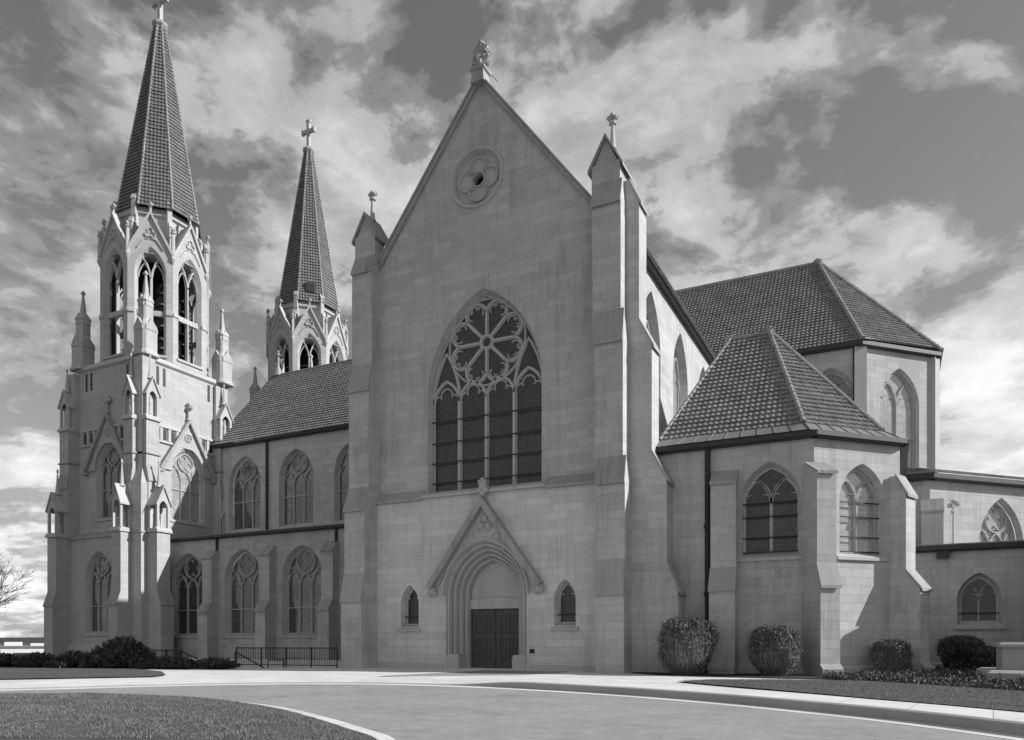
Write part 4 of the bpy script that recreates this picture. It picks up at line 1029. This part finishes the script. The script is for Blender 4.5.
    for k in range(8):
        t = R(45*k + 10)
        for z in np.arange(zb + 1, zb + 9, 1.15):
            m.tube([(TX + 3.25*math.cos(t), TY + 3.25*math.sin(t), z), (TX + 3.35*math.cos(t + .6), TY + 3.35*math.sin(t + .6), z + random.choice((-.6, .1, .7)))], .07, 5)
    m.build('bell_frame', 'flash', bel)
    # drum and corner piers under the spire
    m = MB(); rt = R(22.5); cr = 1/math.cos(R(22.5))
    m.lathe((TX, TY, 40.3), [(3.62*cr, 0), (3.62*cr, 4.3), (3.85*cr, 4.4), (3.85*cr, 4.65), (3.7*cr, 4.8), (3.7*cr, 5.1)], 8, rt); 
    m.lathe((TX, TY, 40.25), [(4.9*cr, 0), (4.9*cr, .06), (3.6*cr, .5)], 8, rt)
    m.build('spire_drum', S, cath)
    m = MB()
    for k in range(8):
        t = R(22.5 + 45*k)
        for rad, w_, z0, z1 in ((4.2, .22, 40.3, 46.5), (4.75, .17, 40.3, 43.9)):
            x, y = TX + rad*math.cos(t), TY + rad*math.sin(t)
            f = Fr((x, y), (-math.sin(t), math.cos(t))); f.box(m, -w_, w_, z0, z1 - .5, -w_, w_*1.8)
            f.side_prism(m, [(-w_ - .06, z1 - .55), (w_*1.8, z1 - .55), (w_*1.8, z1), (0, z1)], -w_ - .04, w_ + .04)
        x, y = TX + 5.42*math.cos(t), TY + 5.42*math.sin(t)
        m.lathe((x, y, 39.4), [(.05, 0), (.28, .5), (.22, .8), (.17, 3.0), (.3, 3.1), (.1, 3.3)], 6); lumps(m, (x, y, 42.7), [(-.12, .1, .15), (.12, .1, .15), (0, .25, .15)], 3); m.cut()
    m.build('corner_pier', 'trim', cath)
    # spire
    zs0, zs1 = 45.35, (66.4 if full else 67.0); a0, a1 = 3.85, .48
    TX += .5 if full else .25
    b0 = [ray_oct(TX, TY, a0, k) for k in range(8)]; b1 = [ray_oct(TX, TY, a1, k) for k in range(8)]
    m = MB(); hp = MB()
    for k in range(8):
        p, q, r_, s_ = b0[k-1], b0[k], b1[k], b1[k-1]
        tile_face(m, [(*p, zs0), (*q, zs0), (*r_, zs1), (*s_, zs1)], (q[0]-p[0], q[1]-p[1], 0), .40, .34, lip=.085, amp=.05)
        hip_tube(hp, (*b0[k], zs0), (*b1[k], zs1), .13, .44)
    sp = m.build('spire', 'spiretile', cath); hp.build('hip_cap', 'tile', sp)
    if not full:
        f = Fr((TX + 2.55, TY - 2.55), (1, 1)); m = MB(); f.box(m, -.55, .55, 46.6, 47.8, -.25, 1.0); m.build('hatch', 'gutter', sp)
    m = MB(); m.lathe((TX, TY, zs1 - .25), [(.62, 0), (.8, .25), (.8, .5), (.5, .6), (.34, .9)], 8, rt); m.build('spire_cap', 'cap', sp)
    m = MB(); z = zs1 + .45; th = .2
    m.box(TX - th, TX + th, TY - th, TY + th, z, z + 3.6)
    m.box(TX - .95, TX - th - .002, TY - th + .01, TY + th - .01, z + 2.05, z + 2.5); m.box(TX + th + .002, TX + .95, TY - th + .01, TY + th - .01, z + 2.05, z + 2.5)
    for x, zz, w_, h_ in ((-.98, z + 2.275, .1, .32), (.98, z + 2.275, .1, .32)): m.box(TX + x - w_, TX + x + w_, TY - th, TY + th, zz - h_, zz + h_)
    m.box(TX - .32, TX + .32, TY - th - .01, TY + th + .01, z + 3.45, z + 3.72)
    m.build('cross', 'trim', sp)
    return sp
tower(-69.7, 55.0, True)
tower(-70.15, 78.6, False)

# ================================================================ PLANTS
def leaf_cloud(cpts, size, aspect=.55, up=.3):
    """one little four-sided leaf at each point of cpts"""
    n = len(cpts); d = rng.normal(size=(n, 3)); d[:, 2] += up; d /= np.linalg.norm(d, axis=1)[:, None]
    e = np.cross(d, rng.normal(size=(n, 3))); e /= np.linalg.norm(e, axis=1)[:, None]
    s = size*rng.uniform(.6, 1.3, (n, 1)); a = d*s; b = e*s*aspect
    V = np.stack([cpts - a*.5, cpts + b*.5, cpts + a*.6, cpts - b*.5], 1).reshape(-1, 3)
    return V, np.arange(4*n).reshape(-1, 4)
def shrub(x, y, r, h, label, group, leaf='leaf', twigs=True, nleaf=5200, size=.078, name='shrub', lumpy=.17, z=PZ):
    root = empty(name, (x, y, z), label, 'shrub', group)
    ph = rng.uniform(0, 6.28, 6)
    def surf(th, u):      # barrel-shaped clipped bush, narrower at the foot
        prof = np.interp(u, [0, .12, .35, .62, .85, .95, 1.], [.55, .75, .92, 1., .92, .70, .30])
        lump = 1 + lumpy*(np.sin(3*th + ph[0] + 4*u) * .5 + np.sin(5*th + ph[1] - 7*u)*.35 + np.sin(9*th + ph[2] + 11*u)*.25)
        return r*prof*lump
    th = rng.uniform(0, 2*np.pi, nleaf); u = rng.beta(1.9, .95, nleaf); k = 1 - np.abs(rng.normal(0, .10, nleaf))
    rr = surf(th, u)*k; P_ = np.stack([x + rr*np.cos(th), y + rr*np.sin(th), z + u*h*(.96 + .05*np.sin(7*th + ph[3])) + rng.normal(0, .03, nleaf)], 1)
    n2 = nleaf//3; th = rng.uniform(0, 2*np.pi, n2); q = np.sqrt(rng.uniform(0, 1, n2))
    rr = surf(th, np.full(n2, .86))*q; P2 = np.stack([x + rr*np.cos(th), y + rr*np.sin(th), z + h*(1.0 - .16*q**3) + rng.normal(0, .05, n2)], 1)
    P_ = np.concatenate([P_, P2])
    n3 = nleaf//14; th = rng.uniform(0, 2*np.pi, n3); u = rng.uniform(.45, 1.02, n3); rr = surf(th, np.minimum(u, 1))*rng.uniform(1.0, 1.14, n3)
    P3 = np.stack([x + rr*np.cos(th), y + rr*np.sin(th), z + u*h + rng.uniform(0, .14, n3)], 1)
    P_ = np.concatenate([P_, P3])
    keep = (np.sin(P_[:, 0]*5.1 + ph[4])*np.sin(P_[:, 1]*4.3 + ph[5])*np.sin(P_[:, 2]*4.7) < .45) | (rng.uniform(0, 1, len(P_)) < .35); P_ = P_[keep]
    V, F = leaf_cloud(P_, size); build_np('foliage', V, F, leaf, root)
    if twigs:
        nt_ = 900; th = rng.uniform(0, 2*np.pi, nt_); k = np.sqrt(rng.uniform(.3, 1, nt_)); top = rng.uniform(.4, .95, nt_)
        b0 = np.stack([x + .35*r*k*np.cos(th), y + .35*r*k*np.sin(th), np.full(nt_, z)], 1)
        um = top*.5; rm = surf(th, um)*k; m0 = np.stack([x + rm*np.cos(th), y + rm*np.sin(th), z + um*h], 1)
        th2 = th + rng.normal(0, .08, nt_); rt_ = surf(th2, top)*k; t0 = np.stack([x + rt_*np.cos(th2), y + rt_*np.sin(th2), z + top*h], 1)
        side = np.stack([-np.sin(th), np.cos(th), np.zeros(nt_)], 1)*.012
        V = np.stack([b0-side, b0+side, m0+side, m0-side, t0], 1).reshape(-1, 3); i = np.arange(nt_)[:, None]*5
        F = np.concatenate([i + np.array([[0, 1, 2, 3]]), i + np.array([[3, 2, 4, 4]])])
        Fq = np.concatenate([i + np.array([[0, 1, 2]]), i + np.array([[0, 2, 3]]), i + np.array([[3, 2, 4]])])
        build_np('twigs', V, Fq, 'twig', root)
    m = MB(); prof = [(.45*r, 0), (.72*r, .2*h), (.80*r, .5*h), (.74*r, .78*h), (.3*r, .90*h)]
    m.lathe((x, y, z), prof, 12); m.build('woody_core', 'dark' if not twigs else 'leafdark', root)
    return root
G1 = 'clipped shrubs along the chapel wall'
shrub(-8.55, 35.0, 1.28, 2.6, 'largest clipped round shrub with twiggy sides, beside the chapel downpipe', G1, nleaf=13000)
shrub(-4.72, 35.6, 1.08, 2.2, 'clipped round shrub below the dark chapel window, smaller than the one by the downpipe', G1, nleaf=10000)
shrub(-.05, 39.1, .86, 1.55, 'small clipped shrub below the sunlit reflecting chapel window', G1, nleaf=7000)
shrub(3.0, 43.0, 1.02, 1.75, 'dark rounded shrub below the small annexe window', G1, leaf='leafdark', twigs=False, nleaf=8500)
shrub(4.05, 42.6, .85, 1.25, 'low dark shrub between the annexe shrub and the stone pedestal', G1, leaf='leafdark', twigs=False, nleaf=6500)
# spreading junipers on the left
def juniper(x, y, rx, ry, h, label, n=3800, spray=.28):
    root = empty('juniper_bush', (x, y, PZ), label, 'bush', 'dark evergreen bushes by the left lawn')
    ang = rng.uniform(0, 2*np.pi, n); q = np.sqrt(rng.uniform(0, 1, n))
    ph = rng.uniform(0, 6.28, 5)
    lump = 1 + .22*np.sin(3*ang + ph[0]) + .16*np.sin(7*ang + ph[1])
    hh = h*(1 - q**2.2)*(1 + .25*np.sin(5*ang + ph[2] + 4*q)) + .12
    zz = PZ + hh*rng.uniform(.25, 1.0, n)**.6
    C = np.stack([x + rx*q*lump*np.cos(ang), y + ry*q*lump*np.sin(ang), zz], 1)
    d = np.stack([np.cos(ang)*q, np.sin(ang)*q, np.full(n, .75)], 1) + rng.normal(0, .35, (n, 3)); d /= np.linalg.norm(d, axis=1)[:, None]
    e = np.cross(d, rng.normal(size=(n, 3))); e /= np.linalg.norm(e, axis=1)[:, None]
    s = spray*rng.uniform(.5, 1.3, (n, 1))
    V = []; F = []; o = 0
    Vs = np.stack([C - e*s*.14, C + e*s*.14, C + d*s*.7 + e*s*.2, C + d*s, C + d*s*.7 - e*s*.2], 1).reshape(-1, 3)
    i = np.arange(n)[:, None]*5
    build_np('foliage', Vs, np.concatenate([i + np.array([[0, 1, 2]]), i + np.array([[0, 2, 3]]), i + np.array([[0, 3, 4]])]), 'leafdark', root)
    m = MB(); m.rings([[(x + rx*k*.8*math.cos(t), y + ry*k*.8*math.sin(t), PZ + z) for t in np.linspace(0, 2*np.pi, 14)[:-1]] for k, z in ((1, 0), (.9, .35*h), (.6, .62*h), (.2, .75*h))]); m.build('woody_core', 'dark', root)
juniper(-39.6, 29.0, 2.3, 1.5, 1.3, 'tallest dark evergreen bush, standing before the corner of the near bell tower', 6000)
juniper(-36.6, 29.9, 1.7, 1.0, .34, 'dark evergreen bush sloping down to the stair handrail', 3600)
juniper(-34.2, 30.8, 1.2, .7, .24, 'low dark evergreen bush ending at the iron railing', 3000)
juniper(-42.4, 28.0, 1.6, 1.1, .60, 'dark evergreen bush on the left of the tallest one', 3600)
juniper(-45.0, 27.4, 1.6, 1.0, .5, 'low dark bush before the left corner of the near bell tower', 3600)
juniper(-47.3, 27.0, 1.2, .9, .42, 'leftmost low dark bush, beside the pale distant building', 2600)
# bed of low ground cover
n = 42000; 
bx = rng.uniform(-2.6, 16, n*3); by = rng.uniform(27.5, 45, n*3)
lo = np.interp(bx, [-2.6, -1.2, 1.7, 3.6, 7.4, 12, 16], [33.9, 32.9, 30.3, 28.6, 27.6, 27.6, 28])
hi = np.interp(bx, [-2.6, -1.6, .2, 2, 16], [34.8, 36.2, 38.6, 44, 44])
ok = (by > lo) & (by < hi); bx, by = bx[ok], by[ok]
bz = PZ + np.abs(rng.normal(0, .10, len(bx)))*(.9 + .5*np.sin(bx*2.1)*np.sin(by*1.7)) + .04
V, F = leaf_cloud(np.stack([bx, by, bz], 1), .10, .6, .8)
o = build_np('ground_cover', V, F, 'leafmid'); tag(o, 'low leafy ground cover filling the bed below the chapel wall', 'ground cover', kind='stuff')
# grass blades
def blades(name, poly, n, z, hgt, label, ymin=None, mnd=None):
    P = np.array([(p[0], p[1]) for p in poly]); mn, mx = P.min(0), P.max(0)
    pts = rng.uniform(mn, mx, (n, 2)); ins = np.zeros(n, bool)
    j = len(P)-1
    for i in range(len(P)):
        xi, yi = P[i]; xj, yj = P[j]
        c = ((yi > pts[:, 1]) != (yj > pts[:, 1])) & (pts[:, 0] < (xj-xi)*(pts[:, 1]-yi)/(yj-yi+1e-12) + xi); ins ^= c; j = i
    pts = pts[ins]
    if ymin is not None: pts = pts[(-.4486*pts[:, 0] + .8937*pts[:, 1]) > ymin]
    n = len(pts); zz = np.full(n, float(z))
    if mnd is not None:
        L = np.array([(p.x, p.y) for p in mnd]); dm = np.full(n, 1e9)
        for a in range(len(L)-1):
            e = L[a+1]-L[a]; t = np.clip(((pts-L[a])@e)/(e@e), 0, 1); dm = np.minimum(dm, np.linalg.norm(pts-L[a]-t[:, None]*e, axis=1))
        zz = -.066 + .24*(1 - np.exp(-dm/1.1))
    B = np.column_stack([pts, zz]); a = rng.uniform(0, 2*np.pi, n); s = rng.uniform(.5, 1.2, n)
    s *= .85 + .35*np.sin(pts[:, 0]*1.3 + 2*np.sin(pts[:, 1]*.9))*np.sin(pts[:, 1]*1.7) + .40*np.sin(np.hypot(pts[:, 0] + 16, pts[:, 1] - 2)*4.2 + np.sin(pts[:, 0]*.8))
    w = np.column_stack([np.cos(a), np.sin(a), np.zeros(n)])*.0055; lean = np.column_stack([rng.normal(0, .4, n), rng.normal(0, .4, n), np.ones(n)])*(hgt*s)[:, None]
    V = np.stack([B - w, B + w, B + lean], 1).reshape(-1, 3); o = build_np(name, V, np.arange(3*n).reshape(-1, 3), 'blade')
    tag(o, label, 'grass', kind='stuff')
blades('grass', [(p.x, p.y) for p in isl] + [(-40, -4)], 800000, -.066, .045, 'short mown grass on the round island lawn', 11.5, isl)
blades('grass', right_lawn[:8] + [(8, 26.8)] + right_lawn[12:], 90000, PZ + .05, .06, 'short mown grass on the strip along the pavement')

# bare tree past the left edge, one leafy spray reaching into view
def bare_tree(x, y, z, h, label):
    root = empty('bare_tree', (x, y, z), label, 'tree'); rr = random.Random(11)
    tk = MB(); br = MB(); tips = []
    def grow(p, d, L, r, lev):
        pts = [p]; rad = [r]; k = 5
        for i in range(k):
            d = (d + Vector((rr.gauss(0, .09), rr.gauss(0, .09), rr.gauss(.02, .05)))).normalized(); p = p + d*(L/k); pts.append(p); rad.append(r*(1 - .6*(i+1)/k))
        (tk if lev == 0 else br).tube(pts, rad, 7 if lev < 2 else 4)
        if lev >= 4: tips.append(p); return
        for i in range(3 if lev == 0 else 4):
            t = rr.uniform(.35, 1.) if lev else rr.uniform(.3, 1.); q = pts[min(k, int(t*k)+ (1 if lev == 0 else 0))]
            ax = Vector((rr.gauss(0, 1), rr.gauss(0, 1), rr.gauss(.25, .5))).normalized(); nd_ = (d*.75 + ax*.75).normalized()
            grow(q, nd_, L*rr.uniform(.55, .75), max(rad[-1]*rr.uniform(.6, .85), .011), lev+1)
        if lev > 0: grow(p, d, L*.6, rad[-1], lev+1)
    for q in range(2): grow(Vector((x, y, z + q*h*.12)), Vector((.12*q, .05, 1)).normalized(), h*.36, h*.022*(1 - .3*q), 0)
    tk.build('trunk', 'bark', root); br.build('crown', 'bark', root)
    return root
bare_tree(-48.6, 26.0, PZ, 9.6, 'bare leafless tree at the left edge, only its outer twigs in view')

# ================================================================ SMALL THINGS
def railing(name, a, b, h, label, bars=.16, posts=5, cat='railing', z=PZ):
    a = Vector(a); b = Vector(b); root = empty(name, (a.x, a.y, z), label, cat)
    L = (b-a).length; m = MB(); U = Vector((0, 0, 1))
    for hh in (h, .14): m.tube([a + U*hh, b + U*hh], .032, 6)
    m.build('rail', 'iron', root)
    for i in range(posts):
        p = a.lerp(b, i/(posts-1)); m = MB(); m.tube([p, p + U*(h + .05)], .042, 6); m.build('post', 'iron', root)
    m = MB(); k = int(L/bars)
    for i in range(1, k): p = a.lerp(b, i/k); m.tube([p + U*.12, p + U*h], .014, 5)
    m.build('balusters', 'iron', root); return root
railing('railing', (-35.3, 33.4, PZ), (-28.9, 34.9, PZ), 1.15, 'black iron railing with thin uprights running up to the transept buttress')
railing('railing', (-40.5, 31.6, PZ), (-38.4, 32.0, PZ), 1.0, 'short black iron railing half hidden behind the evergreen bushes', posts=3)
def handrail(pts, label):
    root = empty('handrail', (pts[0][0], pts[0][1], PZ), label, 'handrail', 'black stair handrails'); m = MB(); m.tube(pts, .04, 6); m.build('rail', 'iron', root)
    for p in (pts[0], pts[-1]):
        m = MB(); m.tube([(p[0], p[1], PZ - .4), p], .035, 6); m.build('post', 'iron', root)
handrail([(-38.1, 31.7, 1.0), (-34.9, 31.4, .06)], 'black sloping handrail descending from the bushes')
handrail([(-34.9, 32.9, .95), (-32.2, 32.5, .05)], 'black sloping handrail crossing in front of the iron railing')
handrail([(-32.1, 32.7, .5), (-31.1, 32.9, .5)], 'short level black handrail at the foot of the iron railing')
# stone pedestal at the right edge, its shade put in as a darker stone
ped = empty('stone_pedestal', (4.7, 35.6, 0), 'square stone pedestal with flat cap at the right edge of the bed', 'pedestal')
m = MB(); m.box(3.78, 5.8, 34.7, 36.6, .0, 1.38); m.build('shaft', 'cap', ped)
m = MB(); m.rings([[(x0, y0, z), (x1, y0, z), (x1, y1, z), (x0, y1, z)] for x0, x1, y0, y1, z in ((3.65, 5.9, 34.57, 36.7, 1.37), (3.65, 5.9, 34.57, 36.7, 1.48), (3.75, 5.8, 34.67, 36.6, 1.56))]); m.build('cap', 'cap', ped)
m = MB(); m.rings([[(x0, y0, z), (x1, y0, z), (x1, y1, z), (x0, y1, z)] for x0, x1, y0, y1, z in ((3.15, 6.9, 33.2, 37.6, .0), (3.15, 6.9, 33.2, 37.6, .42), (3.3, 6.8, 33.35, 37.5, .5))]); m.build('plinth', 'cap', ped)
# far pale building and fence on the left
fb = empty('distant_building', (-172, 101, -6), 'long white flat roofed building far off beyond the left lawn', 'building')
f = Fr((-190, 80), (.6, .8)); m = MB(); f.box(m, 0, 62, -8.5, .0, 0, 14); f.box(m, 24, 27, 0, 1.2, 3, 7); f.box(m, 29, 33, 0, .9, 3, 7); m.build('wall', 'white', fb)
m = MB(); f.box(m, -.3, 62.3, -.05, .35, -.3, 14.3); m.build('roof_edge', 'flash', fb)
for k in range(10):
    m = MB(); f.box(m, 2 + 6*k, 6.4 + 6*k, -2.9, -1.2, -.05, .1); m.build('window', 'pane', fb)
railing('garden_fence', (-52.5, 26.2, PZ), (-48.6, 27.3, PZ), 1.0, 'thin grey wire fence at the far left edge', bars=.3, posts=3, cat='fence')

scene.render.engine = 'CYCLES'
